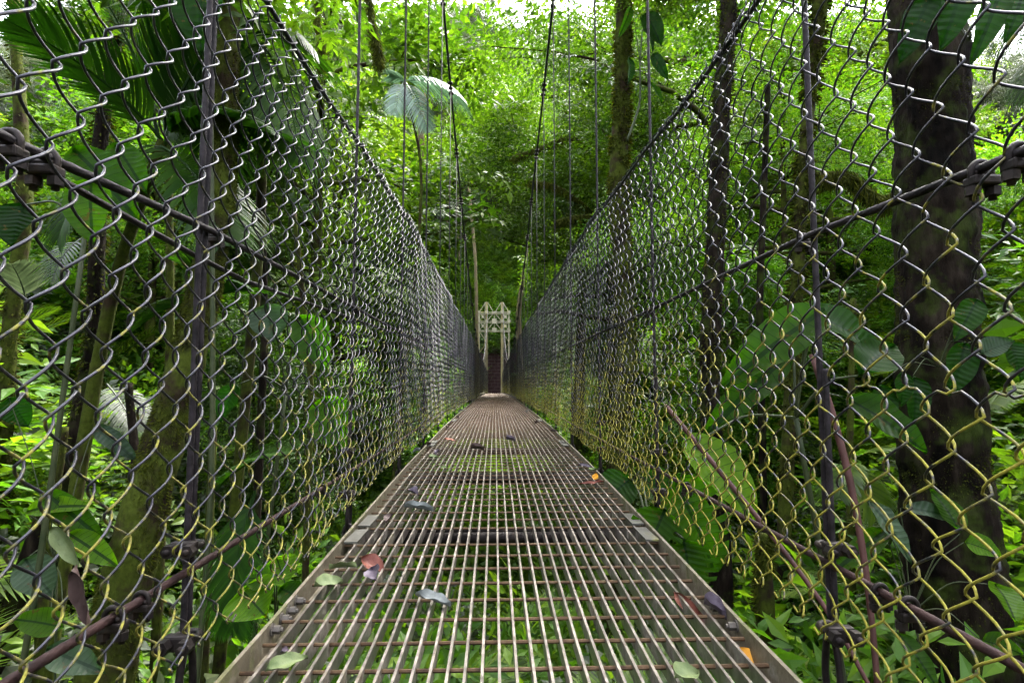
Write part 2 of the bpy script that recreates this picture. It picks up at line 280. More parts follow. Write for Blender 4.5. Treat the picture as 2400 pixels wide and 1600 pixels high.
def limbs(h0, h1, rad, nl, rise, top_taper, nsub=3):
    """returns list of (points, radius) and spray anchors"""
    out = []; pos = []; dr = []
    for q in range(nl):
        f = (q+.5)/nl; z = h0+(h1-h0)*f; az = q*2.4+random.uniform(-.5, .5)
        R_ = rad*random.uniform(.6, 1.1)*(1 if f < .55 else 1-(f-.55)*top_taper); R_ = max(R_, rad*.25)
        pts = []; a2 = random.uniform(-.5, .5)
        for s in range(7):
            u = s/6; a = az+a2*u; pts.append((math.cos(a)*R_*u, math.sin(a)*R_*u, z+rise*R_*(u-.45*u*u)+random.uniform(-.05, .05)*R_*.4))
        pts = np.array(pts); out.append((pts, np.linspace(.02+.012*R_, .008, 7)))
        for b in range(nsub):
            u = random.uniform(.3, .9); k_ = int(u*6); p0 = pts[k_]; a = az+random.choice((-1, 1))*random.uniform(.5, 1.1); ln = R_*random.uniform(.25, .45)
            q1 = p0+np.array([math.cos(a)*ln, math.sin(a)*ln, random.uniform(-.1, .3)*ln]); out.append((np.array([p0, (p0+q1)/2+(0, 0, .03), q1]), np.array([.014, .01, .005])))
            for g in np.linspace(.3, 1, 4): pos.append(p0+(q1-p0)*g); dr.append((q1-p0)/ln+rng.normal(0, .55, 3))
        for g in np.linspace(.3, 1, 9):
            i0 = min(int(g*6), 5); pp = pts[i0]+(pts[i0+1]-pts[i0])*(g*6-i0); d = pts[i0+1]-pts[i0]; d = d/np.linalg.norm(d)
            pos.append(pp+rng.normal(0, .1, 3)); dr.append(d+rng.normal(0, .6, 3)*(1, 1, .5))
    return out, pos, dr
def thicken(pos, dr, mult, jit):
    pos = np.repeat(np.array(pos), mult, 0); dr = np.repeat(np.array(dr), mult, 0)
    pos = pos+rng.normal(0, jit, pos.shape)*(1, 1, .7); dr = dr+rng.normal(0, .6, dr.shape); return pos, dr, .7+.6*rng.random(len(pos))
PROTO = {}
def proto(key, H, h0, rad, nl, rise, tt, tr, leaf, mat, mult, jit, nsub=3, bark='bark_mossy', bend=.35, **kw):
    lb, pos, dr = limbs(h0, H*.95, rad, nl, rise, tt, nsub); bx = random.uniform(-bend, bend); by = random.uniform(-bend, bend)
    def off(z): u = np.clip(np.asarray(z)/H, 0, 1.2); return np.stack([bx*np.sin(u*2.6), by*np.sin(u*3.1), 0*u], -1)
    mb = MB(); z = np.linspace(-1.2, H*.97, 26); P = off(z)+np.stack([0*z, 0*z, z], 1)
    mb.tube(P, tr*(1-.75*np.clip(z/H, 0, 1))+tr*.5*np.exp(-np.clip(z+.6, 0, 9)*2.5), 10)
    for pts, r in lb: mb.tube(pts+off(pts[0, 2]), r, 5, cap=False)
    pos = np.array(pos); pos = pos+off(pos[:, 2]); p, d, s = thicken(pos, dr, mult, jit)
    PROTO[key] = (mb.data('trunk', bark), crown('crown', p, d, s, leaf, mat, **kw))
proto('broad', 10, 3.6, 3.4, 17, .35, .7, .17, .13, 'leaf_mid', 4, .3)
proto('broad_dark', 10, 3.0, 3.0, 17, .3, .7, .15, .2, 'leaf_dark', 3, .3, n=7, length=.7, wr_=.4)
proto('layered', 9, 4.2, 3.6, 18, .12, .6, .14, .075, 'leaf_mid', 4, .2, fine=True, n=14, length=.7, wr_=.4)
proto('column', 8, .5, 1.7, 26, .45, .8, .07, .12, 'leaf_mid', 3, .22, nsub=2)
proto('column_lime', 7.5, .6, 1.6, 24, .4, .8, .06, .15, 'leaf_lime', 3, .25, nsub=2, wr_=.38)
def bush(key, R_, cnt, leaf, mat, **kw):
    n = cnt
    v = rng.normal(0, 1, (n, 3)); v[:, 2] = np.abs(v[:, 2])*.9; v /= np.linalg.norm(v, axis=1)[:, None]; rr = R_*(.35+.6*rng.random(n)**.6)
    p = v*rr[:, None]+(0, 0, .1); d = v+rng.normal(0, .4, (n, 3)); mb = MB()
    for q in range(0, n, max(1, n//14)): mb.tube([(0, 0, -.5), tuple(p[q]*.4+(0, 0, .1)), tuple(p[q])], [.02, .012, .005], 5, cap=False)
    PROTO[key] = (mb.data('stem', 'twig'), crown('foliage', p, d, .7+.6*rng.random(n), leaf, mat, **kw))
bush('bush', 1.0, 120, .1, 'leaf_mid', n=7, length=.4)
bush('bush_lime', .9, 90, .12, 'leaf_lime', n=6, length=.4, wr_=.4)
bush('bush_round', .8, 80, .08, 'leaf_pale_haze', n=6, length=.35, wr_=.75)
bush('bush_dark', 1.1, 80, .2, 'leaf_dark', n=5, length=.5, wr_=.42)
# fronds
def frond_arrays(L, n, ll, lw, arch, droopy, vshape=.35, tint=.5, seg=3, comb=0):
    """feather frond along +X, arching down. Returns leaflet verts/quads and rachis points"""
    t = np.linspace(0, 1, 22); ang = np.cumsum(np.full(22, arch/21)); x = np.concatenate([[0], np.cumsum(np.cos(ang))[:-1]])*L/21; z = -np.concatenate([[0], np.cumsum(np.sin(ang))[:-1]])*L/21
    V = []; F = []; T = []; 
    for q in range(n):
        u = .12+.88*q/(n-1); px_ = np.interp(u, t, x); pz = np.interp(u, t, z); a = arch*u; d = np.array([math.cos(a), 0, -math.sin(a)]); nrm = np.array([math.sin(a), 0, math.cos(a)])
        le = ll*(math.sin(PI*min(1, .12+u*.9))**.6)*random.uniform(.92, 1.05)+.02
        for sg in (-1, 1):
            s = np.array([0, sg, 0.]); fw = .55+.5*u+random.uniform(-.06, .06)
            p = np.array([px_, 0, pz]); dirv = d*fw+s*1.0+nrm*vshape; dirv /= np.linalg.norm(dirv); wv = np.cross(dirv, nrm); wv /= np.linalg.norm(wv); b = len(V); tn = min(1, max(0, tint+random.uniform(-.3, .3)))
            for k_ in range(seg+1):
                g = k_/seg; c = p+dirv*le*g+np.array([0, 0, -1.])*le*droopy*g*g*(1-comb)+(np.array([0, 0, -1.])*le*g*comb if comb else 0)
                ww = lw*(.3+1.1*math.sin(PI*min(.97, .2+g*.8)))*.3 if g < 1 else .001
                V += [c+wv*ww, c-wv*ww]; T += [tn, tn]
                if k_: F.append((b+2*k_-2, b+2*k_-1, b+2*k_+1, b+2*k_))
    return np.array(V), np.array(F), np.array(T), np.stack([x, 0*x, z], 1)
def frond_mesh(name, mat, L, n, ll, lw, arch, droopy, stem='stem_green', **kw):
    V, F, T, R_ = frond_arrays(L, n, ll, lw, arch, droopy, **kw); mb = MB(); mb.add(V, F); mb.tube(R_, np.linspace(.012*L**.5, .003, len(R_)), 5)
    T = np.concatenate([T, np.full(sum(map(len, mb.V))-len(T), .4)])
    me = mesh(name, np.concatenate(mb.V), [np.concatenate(mb.F[4]), np.concatenate(mb.F[3])], mat, T, False); return me
def rot_to(direction, roll=0):
    d = Vector(direction).normalized(); q = d.to_track_quat('X', 'Z'); return (q @ Euler((roll, 0, 0)).to_quaternion()).to_euler()
FR = {'fern': frond_mesh('frond', 'leaf_lime', .9, 26, .17, .03, 1.1, .25, seg=2), 'palm': frond_mesh('frond', 'leaf_mid', 1.5, 30, .36, .032, 1.0, .4, seg=2), 'palmdark': frond_mesh('frond', 'leaf_dark', 1.7, 34, .4, .036, 1.1, .45, seg=2)}
def merge_rosette(name, me, n, tilt0, tilt1, sc0=.8, sc1=1.1, mat='leaf_mid', stemh=0):
    nv = len(me.vertices); co = np.empty(nv*3, np.float32); me.vertices.foreach_get('co', co); co = co.reshape(-1, 3); tn = np.empty(nv, np.float32); me.attributes['tint'].data.foreach_get('value', tn)
    F3 = np.array([p.vertices[:] for p in me.polygons if len(p.vertices) == 3]); F4 = np.array([p.vertices[:] for p in me.polygons if len(p.vertices) == 4]); V = []; A = []; B = []; T = []
    for q in range(n):
        R_ = Euler((random.uniform(-.3, .3), -random.uniform(tilt0, tilt1), q*2.4+random.uniform(-.3, .3))).to_matrix(); s = random.uniform(sc0, sc1)
        V.append(co @ np.array(R_).T*s+(0, 0, stemh)); A.append(F3+q*nv); B.append(F4+q*nv); T.append(np.clip(tn+random.uniform(-.2, .2), 0, 1))
    return mesh(name, np.concatenate(V), [np.concatenate(B), np.concatenate(A)], mat, np.concatenate(T), False)
fern_me = merge_rosette('fern', FR['fern'], 11, .5, 1.3, mat='leaf_lime'); palm_me = merge_rosette('small_palm', FR['palm'], 10, .4, 1.3); palmd_me = merge_rosette('small_palm', FR['palmdark'], 9, .4, 1.3, mat='leaf_dark')

# ---------------------------------------------------------------- scatter by geometry nodes (only for the uncountable greenery)
def scatter(name, pts, rots, scs, meshes, idx=None):
    c = bpy.data.collections.new(name+'_source')
    for k_, me in enumerate(meshes):
        o = bpy.data.objects.new('%02d_source' % k_, me); c.objects.link(o)
    me = bpy.data.meshes.new(name); me.vertices.add(len(pts)); me.vertices.foreach_set('co', np.asarray(pts, np.float32).ravel())
    if idx is None: idx = rng.integers(0, len(meshes), len(pts))
    for nm, ty, arr, key in (('rot', 'FLOAT_VECTOR', rots, 'vector'), ('scl', 'FLOAT', scs, 'value'), ('idx', 'INT', idx, 'value')):
        a = me.attributes.new(nm, ty, 'POINT'); a.data.foreach_set(key, np.asarray(arr, np.int32 if ty == 'INT' else np.float32).ravel())
    ob = link(name, me); g = bpy.data.node_groups.new(name, 'GeometryNodeTree'); g.interface.new_socket('Geometry', in_out='INPUT', socket_type='NodeSocketGeometry'); g.interface.new_socket('Geometry', in_out='OUTPUT', socket_type='NodeSocketGeometry')
    N = g.nodes; gi = N.new('NodeGroupInput'); go = N.new('NodeGroupOutput'); ip = N.new('GeometryNodeInstanceOnPoints'); ci = N.new('GeometryNodeCollectionInfo'); ci.inputs['Collection'].default_value = c
    ci.inputs['Separate Children'].default_value = True; ci.inputs['Reset Children'].default_value = True; ip.inputs['Pick Instance'].default_value = True
    def attr(nm, dt):
        n = N.new('GeometryNodeInputNamedAttribute'); n.data_type = dt; n.inputs['Name'].default_value = nm; return n.outputs[0]
    Lk = g.links.new; Lk(gi.outputs[0], ip.inputs['Points']); Lk(ci.outputs[0], ip.inputs['Instance']); Lk(attr('idx', 'INT'), ip.inputs['Instance Index'])
    er = N.new('FunctionNodeEulerToRotation'); Lk(attr('rot', 'FLOAT_VECTOR'), er.inputs[0]); Lk(er.outputs[0], ip.inputs['Rotation']); Lk(attr('scl', 'FLOAT'), ip.inputs['Scale']); Lk(ip.outputs[0], go.inputs[0])
    md = ob.modifiers.new('scatter', 'NODES'); md.node_group = g; ob['kind'] = 'stuff'; return ob
def zrot(n, tilt=.15): return np.stack([rng.normal(0, tilt, n), rng.normal(0, tilt, n), rng.random(n)*6.28], 1)
def recol(me, mat):
    c = me.copy(); c.materials.clear(); c.materials.append(M[mat]); return c
C = {k_: v[1] for k_, v in PROTO.items()}
# ground cover in the ravine
n = 8000; x = rng.uniform(-26, 26, n); y = rng.uniform(1.2, 50, n); k_ = ~((np.abs(x) < 2) & (y < 1.8)) & ~((np.abs(x) < 3.6) & (y > 34.5) & (y < 43.5)); x = x[k_]; y = y[k_]; n = len(x)
scatter('undergrowth', np.stack([x, y, gh(x, y)+.05], 1), zrot(n), rng.uniform(.7, 1.7, n), [C['bush'], C['bush_lime'], C['bush_round'], C['bush_dark'], fern_me, palm_me, palmd_me, recol(C['bush'], 'leaf_lime')],
        rng.choice(8, n, p=[.14, .27, .18, .02, .15, .08, .02, .14]))
n = 700; x = rng.uniform(-12, 12, n); y = rng.uniform(41.6, 53, n)
scatter('bank_foliage', np.stack([x, y, gh(x, y)], 1), zrot(n), rng.uniform(.9, 1.6, n), [C['bush'], C['bush_dark'], fern_me, palmd_me], rng.choice(4, n, p=[.4, .3, .15, .15]))
# far forest: flanks
def flank(name, xs, ys, n, sc, ms, clear):
    x = rng.uniform(*xs, n); y = rng.uniform(*ys, n); k_ = clear(x, y); x = x[k_]; y = y[k_]
    return scatter(name, np.stack([x, y, gh(x, y)-.3], 1), zrot(len(x), .06), rng.uniform(*sc, len(x)), ms)
fm = [C['broad'], C['layered'], C['column'], C['column_lime'], recol(C['broad'], 'leaf_lime'), recol(C['column'], 'leaf_pale_haze')]
flank('left_forest', (-36, -6.5), (7, 46), 110, (.5, 1.0), fm, lambda x, y: (x < -7.5) & (y > -x*1.32) & (y > 15))
flank('right_forest', (6.5, 36), (7, 46), 110, (.5, 1.0), fm, lambda x, y: (x > 7.5) & (y > x*1.32) & (y > 15))
flank('hillside_forest', (-60, 60), (43, 84), 330, (1.2, 1.9), [recol(C['broad'], 'leaf_pale_haze'), recol(C['layered'], 'leaf_pale_haze'), recol(C['column'], 'leaf_pale_haze'), recol(C['broad'], 'leaf_pale_haze'), C['broad'], recol(C['layered'], 'leaf_pale_haze')], lambda x, y: (np.abs(x) > 9) | (y > 50))  # most hill crowns take the pale leaf colour with distance haze painted in

# ---------------------------------------------------------------- trees one can tell apart
def in_way(c): return (np.abs(c[:, 0]-.03) < 1.15) & (c[:, 2] < np.maximum(1.6+.17*c[:, 1], cab(c[:, 1])+.8)) & (c[:, 2] > -1) & (c[:, 1] < 42)
def clear_limbs(me, loc, rot, sc):
    n = len(me.vertices); co = np.empty(n*3, np.float32); me.vertices.foreach_get('co', co); co = co.reshape(-1, 3); Mx = np.array(Matrix.LocRotScale(Vector(loc), Euler(rot), Vector(sc)))
    b = in_way(co @ Mx[:3, :3].T+Mx[:3, 3])
    if not b.any(): return me
    F4 = [p.vertices[:] for p in me.polygons if len(p.vertices) == 4 and not any(b[v] for v in p.vertices)]; return mesh(me.name.split('.')[0], co, np.array(F4), me.materials[0])
def clear_of_bridge(me, loc, rot, sc):
    """the same crown with the leaves that would grow into the walkway, its cables and the tower cut away"""
    n = len(me.vertices); co = np.empty(n*3, np.float32); me.vertices.foreach_get('co', co); co = co.reshape(-1, 3)
    Mx = np.array(Matrix.LocRotScale(Vector(loc), Euler(rot), Vector(sc))); W3 = co @ Mx[:3, :3].T+Mx[:3, 3]; c = W3.reshape(-1, 5, 3)[:, 0]
    bad = in_way(c)
    if not bad.any(): return me
    g = np.where(~bad)[0]; tn = np.empty(n, np.float32); me.attributes['tint'].data.foreach_get('value', tn); V = co.reshape(-1, 5, 3)[g].reshape(-1, 3); b = np.arange(len(g))[:, None]*5
    F = np.concatenate([b+np.array([q]) for q in ([0, 1, 2], [0, 3, 1], [2, 1, 4], [1, 3, 4])]); return mesh(me.name.split('.')[0], V, F, me.materials[0], tn.reshape(-1, 5)[g].ravel(), False)
def tree(name, key, xy, label, cat, sc, rz=0, leaf=None, dz=0, group=None, tilt=(0, 0), bark=None):
    x, y = xy; t = thing(name, label, cat, (x, y, float(gh(x, y))-.1+dz), group, rot=(tilt[0], tilt[1], rz), sc=sc)
    a = link(PROTO[key][0].name.split('.')[0], clear_limbs(PROTO[key][0], t.location, t.rotation_euler, t.scale), t); b = link(PROTO[key][1].name.split('.')[0], clear_of_bridge(PROTO[key][1], t.location, t.rotation_euler, t.scale), t)
    for o, m in ((a, bark), (b, leaf)):
        if m: o.material_slots[0].link = 'OBJECT'; o.material_slots[0].material = M[m]
    return t
G1 = 'trees close beside the bridge'
for a in [
    ('rainforest_tree', 'broad_dark', (-4.4, 14.5), 'tall dark tree with long hanging leaves left of the main cables', 'tree', 1.5, .4, None),
    ('rainforest_tree', 'column', (-3.6, 8.5), 'slender bushy tree behind the middle of the left mesh fence', 'tree', 0.65, 1.2, 'leaf_dark'),
    ('rainforest_tree', 'broad', (-6.3, 10.5), 'spreading green tree behind the dark palm fronds on the left', 'tree', 0.7, 2.2, 'leaf_lime'),
    ('rainforest_tree', 'column_lime', (-4.0, 19), 'lime green young tree just left of the hanging cables', 'tree', 1.25, .5, None),
    ('rainforest_tree', 'broad', (-5.6, 21), 'wide mid green tree behind the upper left hanger cables', 'tree', 1.4, 3, None),
    ('rainforest_tree', 'column', (-4.4, 29), 'leafy tree leaning over the left side of the white tower', 'tree', 0.75, 4, 'leaf_lime'),
    ('rainforest_tree', 'column', (-7.2, 7.2), 'bright understory tree behind the lower left mesh', 'tree', 0.5, 5, 'leaf_lime'),
    ('rainforest_tree', 'layered', (3.9, 17.5), 'dark fine leaved tree with level branches reaching over the bridge', 'tree', 1.55, 3.4, 'leaf_dark'),
    ('rainforest_tree', 'layered', (5.6, 10.5), 'fine leaved mossy tree above the middle of the right fence', 'tree', 0.95, .8, 'leaf_lime'),
    ('rainforest_tree', 'column_lime', (4.2, 9.0), 'yellow green young tree seen through the right mesh', 'tree', 0.75, 1.8, None),
    ('rainforest_tree', 'broad', (7.3, 8.2), 'bright broad tree behind the big right trunk', 'tree', 0.42, 2.9, 'leaf_lime'),
    ('rainforest_tree', 'column', (4.9, 25), 'narrow green tree right of the white tower', 'tree', 0.8, .3, None),
    ('rainforest_tree', 'broad_dark', (5.6, 24), 'dark leafed tree behind the right hanger cables', 'tree', 0.85, 1.4, None),
    ('rainforest_tree', 'layered', (5.0, 36), 'small dark tree hanging over the hillside behind the tower', 'tree', 0.7, 2, 'leaf_dark'),
    ('rainforest_tree', 'column', (-5.2, 35.5), 'dark bushy tree on the bank left of the tower', 'tree', 0.6, 1, 'leaf_dark'),
        ('rainforest_tree', 'layered', (2.9, 21.5), 'tall dark tree whose crown fills the view between the main cables', 'tree', 1.95, 5.2, 'leaf_dark'),
    ('rainforest_tree', 'layered', (6.0, 14.0), 'tall fine leaved tree behind the vine wrapped trunk', 'tree', 1.7, 1.1, 'leaf_dark'),
    ('rainforest_tree', 'broad_dark', (8.2, 13.5), 'tall leafy tree between the crooked trunk and the massive trunk', 'tree', 0.9, .7, 'leaf_mid'),
    ('rainforest_tree', 'broad_dark', (-7.4, 13), 'tall dark tree behind the top of the left mesh', 'tree', 1.0, 4.0, None),
    ('rainforest_tree', 'column_lime', (-5.0, 32), 'bright leaved young tree just left of the white tower', 'tree', 0.8, 1.0, None),
    ]: tree(a[0], a[1], a[2], a[3], a[4], a[5], a[6], a[7], group=G1)

# single trunks, built where they stand
def trunk_tree(name, label, pts, radii, bark, crownkey=None, csc=1, moss=0, leaf=None, cat='tree', mlen=.05):
    pts = [np.array(p, float) for p in pts]; b = pts[-1]; g = float(gh(b[0], b[1]))-.4
    base = Vector((b[0], b[1], g)); t = thing(name, label, cat, base); P = np.array(pts)-np.array(base)
    tt = np.linspace(0, 1, len(P)); tf = np.linspace(0, 1, 60); P2 = np.stack([np.interp(tf, tt, P[:, q]) for q in range(3)], 1)
    for _ in range(3): P2[1:-1] = (P2[:-2]+P2[1:-1]*2+P2[2:])/4
    r = np.interp(tf, tt, radii); wob = 1+.025*np.sin(tf*37)+.02*np.sin(tf*83+1); P2[1:-1] += rng.normal(0, .012, (58, 3))*np.mean(radii)*(0 if np.mean(radii) > .09 else 1)
    big = np.mean(radii) > .09; th_ = np.linspace(0, 1, 300 if big else 60); PB = np.stack([np.interp(th_, tf, P2[:, q]) for q in range(3)], 1)
    for _ in range(30 if big else 0): PB[1:-1] = (PB[:-2]+PB[1:-1]*2+PB[2:])/4
    mb = MB(); mb.tube(PB, np.interp(th_, tf, r*wob), 72 if big else 20); me = mb.data('trunk', bark)
    co = np.empty(len(me.vertices)*3, np.float32); me.vertices.foreach_get('co', co); co = co.reshape(-1, 3)
    nr = np.array([(.45 if big else 1)*noise.noise(Vector(c)*6)+(.9*abs(noise.noise(Vector((c[0]*34, c[1]*34, c[2]*5))))+.5*noise.noise(Vector((c[0]*70, c[1]*70, c[2]*18))) if big else 0) for c in co.astype(float)]); nrm = np.empty(len(me.vertices)*3, np.float32); me.vertices.foreach_get('normal', nrm); nrm = nrm.reshape(-1, 3)
    co += nrm*(nr*np.mean(radii)*.13)[:, None]; me.vertices.foreach_set('co', co.ravel()); link('trunk', me, t)
    if moss:
        k0 = rng.integers(0, 59, moss); f = rng.random(moss); a = rng.random(moss)*6.28; c = P2[k0]*(1-f[:, None])+P2[k0+1]*f[:, None]; rr = r[k0]
        d = np.stack([np.cos(a), np.sin(a), rng.normal(-.5, .5, moss)], 1); p = c+np.stack([np.cos(a), np.sin(a), 0*a], 1)*rr[:, None]*.97
        keep = np.array([noise.noise(Vector(q)*4) > -.15 for q in p]); p = p[keep]; d = d[keep]; m = len(p)
        V, F, T = leafV(p, d, rng.normal(0, 1, (m, 3)), mlen*(.5+rng.random(m)), mlen*.3*np.ones(m), rng.random(m)); stuff(link('moss', mesh('moss', V, F, 'moss', T, False), t))
    if crownkey:
        lo = P2[0]-np.array([0, 0, 5.0*csc]); o = link('crown', clear_of_bridge(PROTO[crownkey][1], Vector(lo)+base, (0, 0, 0), (csc,)*3), t); o.location = lo; o.scale = (csc,)*3
        if leaf: o.material_slots[0].link = 'OBJECT'; o.material_slots[0].material = M[leaf]
    return t
def path(l): return [at(*q) for q in l]
trunk_tree('rainforest_tree', 'massive dark trunk with mossy edges behind the right mesh', [(2.55, 3.3, 9.5)]+path([(2168, 0, 3.3), (2190, 400, 3.3), (2195, 800, 3.3), (2215, 1150, 3.3), (2250, 1500, 3.3)])+[(2.95, 3.3, -3.2)], [.14, .19, .195, .205, .22, .245, .34], 'bark_dark', 'broad', .7, 42000, None, 'tree', .016)
trunk_tree('rainforest_tree', 'moss covered leaning trunk behind the left doubled hanger cable', [(-1.3, 3.6, 6)]+path([(532, 0, 3.4), (520, 500, 3.3), (440, 850, 3.2), (350, 1150, 3.1), (275, 1450, 3.0)])+[(-2.3, 3.0, -3.8)], [.05, .07, .075, .09, .105, .12, .17], 'bark_mossy', 'column', .9, 40000, 'leaf_dark', mlen=.02)
trunk_tree('rainforest_tree', 'vine wrapped trunk hanging above the right fence at top centre', [(2.0, 8.4, 9)]+path([(1462, 0, 8), (1458, 250, 8), (1448, 420, 8), (1470, 800, 8), (1440, 1120, 8)])+[(1.75, 8, -5.6)], [.08, .1, .115, .13, .12, .15, .2], 'bark_mossy', None, 1, 9000, mlen=.07)
trunk_tree('rainforest_tree', 'dark rough trunk in the middle of the right mesh fence', [(2.55, 6.2, 6)]+path([(1712, 0, 6), (1690, 260, 6), (1675, 600, 6), (1660, 900, 6), (1690, 1300, 6)])+[(2.3, 6, -5)], [.06, .08, .09, .1, .1, .11, .16], 'bark_dark', 'layered', .8, 5000)
trunk_tree('rainforest_tree', 'crooked mossy branchy trunk right of the second right hanger', [(3.9, 6.8, 6)]+path([(1925, 0, 6.4), (1895, 250, 6.4), (1880, 450, 6.4), (1860, 800, 6.4), (1830, 1400, 6.4)])+[(3.1, 6.4, -4.5)], [.06, .08, .07, .07, .07, .08, .12], 'bark_mossy', 'broad', .75, 6000, 'leaf_lime', mlen=.08)
trunk_tree('rainforest_tree', 'thin dark trunk behind the lower left mesh', [(-3.0, 4.4, 3)]+path([(235, 300, 4.2), (222, 800, 4.2), (160, 1100, 4.2), (70, 1300, 4.2)])+[(-3.9, 4.2, -3.5)], [.03, .05, .055, .06, .065, .1], 'bark_dark', None, 1, 2500)
trunk_tree('rainforest_tree', 'slim straight trunk at the far left edge', [(-4.6, 5.2, 4)]+path([(60, 500, 5), (20, 800, 5), (0, 1200, 5)])+[(-4.8, 5, -4)], [.04, .06, .06, .07, .1], 'bark_mossy', None, .7, 2500)
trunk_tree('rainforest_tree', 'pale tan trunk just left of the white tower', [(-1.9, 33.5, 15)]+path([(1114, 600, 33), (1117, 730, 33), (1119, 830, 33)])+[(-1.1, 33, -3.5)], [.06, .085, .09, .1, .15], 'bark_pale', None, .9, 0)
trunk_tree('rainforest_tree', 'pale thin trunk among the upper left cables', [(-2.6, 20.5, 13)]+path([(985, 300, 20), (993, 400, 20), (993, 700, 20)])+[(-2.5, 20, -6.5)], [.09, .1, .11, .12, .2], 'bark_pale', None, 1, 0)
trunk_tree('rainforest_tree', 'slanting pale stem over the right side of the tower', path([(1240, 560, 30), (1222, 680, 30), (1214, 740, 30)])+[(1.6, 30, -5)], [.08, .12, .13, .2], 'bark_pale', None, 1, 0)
for lab, q, r_, bk, ms in (('thin mossy sapling left of the leaning mossy trunk', [(395, 300, 5), (400, 800, 5), (380, 1200, 5)], .035, 'bark_mossy', 900), ('slender dark stem just right of the doubled left hanger', [(612, 300, 4.5), (620, 800, 4.5), (600, 1250, 4.5)], .03, 'bark_dark', 0),
    ('thin crooked stem between the first two left hangers', [(690, 500, 5.5), (730, 900, 5.5), (720, 1200, 5.5)], .028, 'bark_mossy', 700), ('slim dark trunk low at the left behind the bottom rope', [(300, 900, 3.8), (330, 1200, 3.7), (260, 1500, 3.6)], .03, 'bark_dark', 300),
    ('slim trunk leaning behind the bottom left corner', [(150, 1000, 4), (110, 1300, 4), (90, 1600, 4)], .035, 'bark_mossy', 700), ('dark thin trunk left of the crooked mossy trunk', [(1800, 200, 8), (1780, 700, 8), (1790, 1200, 8)], .05, 'bark_dark', 0),
    ('slim upright trunk seen through the far part of the right mesh', [(1445, 500, 10), (1450, 900, 10), (1448, 1200, 10)], .08, 'bark_dark', 0), ('thin mossy stem right of the bamboo like stem', [(2000, 700, 5), (1990, 1100, 5), (2000, 1500, 5)], .03, 'bark_mossy', 700)):
    P_ = path(q); trunk_tree('slender_tree', lab, P_+[(P_[-1][0], P_[-1][1], min(P_[-1][2]-.3, float(gh(P_[-1][0], P_[-1][1]))-.2))], [r_*.8, r_, r_*1.05, r_*1.3], bk, None, 1, ms, None, 'tree', .03)
trunk_tree('rainforest_tree', 'short dark mossy trunk low at the lower right behind the hanging leaves', path([(1790, 1250, 4.6), (1793, 1400, 4.6), (1800, 1560, 4.6)])+[(2.2, 4.6, -5)], [.03, .07, .08, .12], 'bark_mossy', None, 1, 2500)

# ---------------------------------------------------------------- large leaves
def bigleaf(L, W, mat, droop=.35, cup=.15, heart=0, point=1.4, split=0, curlx=0, nu=15, nv=5, wav=.02, peak=.38):
    V = []; UV = []; T = []
    base = random.random()*.4+.3; ph = random.random()*6
    for a in range(nu+1):
        u = a/nu; wd = (math.sin(PI*min(1, u**(math.log(.5)/math.log(peak))))**.75)*W/2*(1 if u < .999 else 0)
        bx = L*(u-.1*droop*u*u); bz = -droop*L*u*u
        for b in range(-nv, nv+1):
            v = b/nv; x = bx-abs(v)*heart*L*(1-u)**3*1.2+ (abs(v)**1.5)*.06*L*(1-u); z = bz+cup*W*abs(v)*(.5+.5*abs(v))+wav*L*math.sin(u*14+v*3+ph)*abs(v)
            V.append((x, v*wd, z)); UV.append((u, v*wd/L*1.0)); T.append(base)
    m = 2*nv+1; F = [(a*m+b, a*m+b+1, (a+1)*m+b+1, (a+1)*m+b) for a in range(nu) for b in range(2*nv) if not (split and a in (4, 6, 8, 10) and (b in (0, 1, 2*nv-1, 2*nv-2)))]
    return mesh('leaf', V, np.array(F), mat, T, True, UV)
LEAFN = 0
def place_leaf(parent, base, tip, mat, W, up_=(0, 0, 1), roll=0, **kw):
    """a leaf whose stalk end is at base and whose tip points to tip"""
    base = Vector(base); tip = Vector(tip); L = (tip-base).length
    me = bigleaf(L, W, mat, **kw); o = link('leaf', me, parent); d = (tip-base).normalized(); n = Vector(up_); s = n.cross(d).normalized(); n = d.cross(s)
    R_ = Matrix((d, s, n)).transposed(); q = R_.to_quaternion() @ Euler((roll, 0, 0)).to_quaternion()
    o.location = base-parent.location; o.rotation_mode = 'QUATERNION'; o.rotation_quaternion = q; return o
def stem_obj(parent, pts, r, mat='stem_green', name='stem'):
    mb = MB(); P = np.array([np.array(p, float) for p in pts])-np.array(parent.location); tt = np.linspace(0, 1, len(P)); tf = np.linspace(0, 1, 14); P = np.stack([np.interp(tf, tt, P[:, q]) for q in range(3)], 1)
    for _ in range(3): P[1:-1] = (P[:-2]+P[1:-1]*2+P[2:])/4
    mb.tube(P, np.linspace(r, r*.6, 14), 7); return mb.obj(name, mat, parent)
def leaf_plant(name, label, root, leaves, cat='plant', stemmat='stem_green', r=.012):
    root = Vector(root); t = thing(name, label, cat, root)
    bases = [at(*l[0]) for l in leaves]; hub = np.mean(bases, 0)+np.array([0, .08, -.25]); 
    if (Vector(hub)-root).length > .5: stem_obj(t, [root, (np.array(root)+hub)/2+np.array([.12, .1, 0]), hub], r*1.5, stemmat)
    else: hub = np.array(root)
    for l in leaves:
        (bx, by, bY), (tx, ty, tY), W, mat = l[:4]; kw = l[4] if len(l) > 4 else {}
        b = at(bx, by, bY); e = at(tx, ty, tY); kw = dict(kw); upv = kw.pop('up', (0, -.75, .65))
        place_leaf(t, b, e, mat, W, upv, **kw)
        stem_obj(t, [hub, (hub+b)/2+np.array([0, 0, .08]), b], r*.55, stemmat, 'leaf_stalk')
    return t
def gr(x, y): return (x, y, float(gh(x, y)))
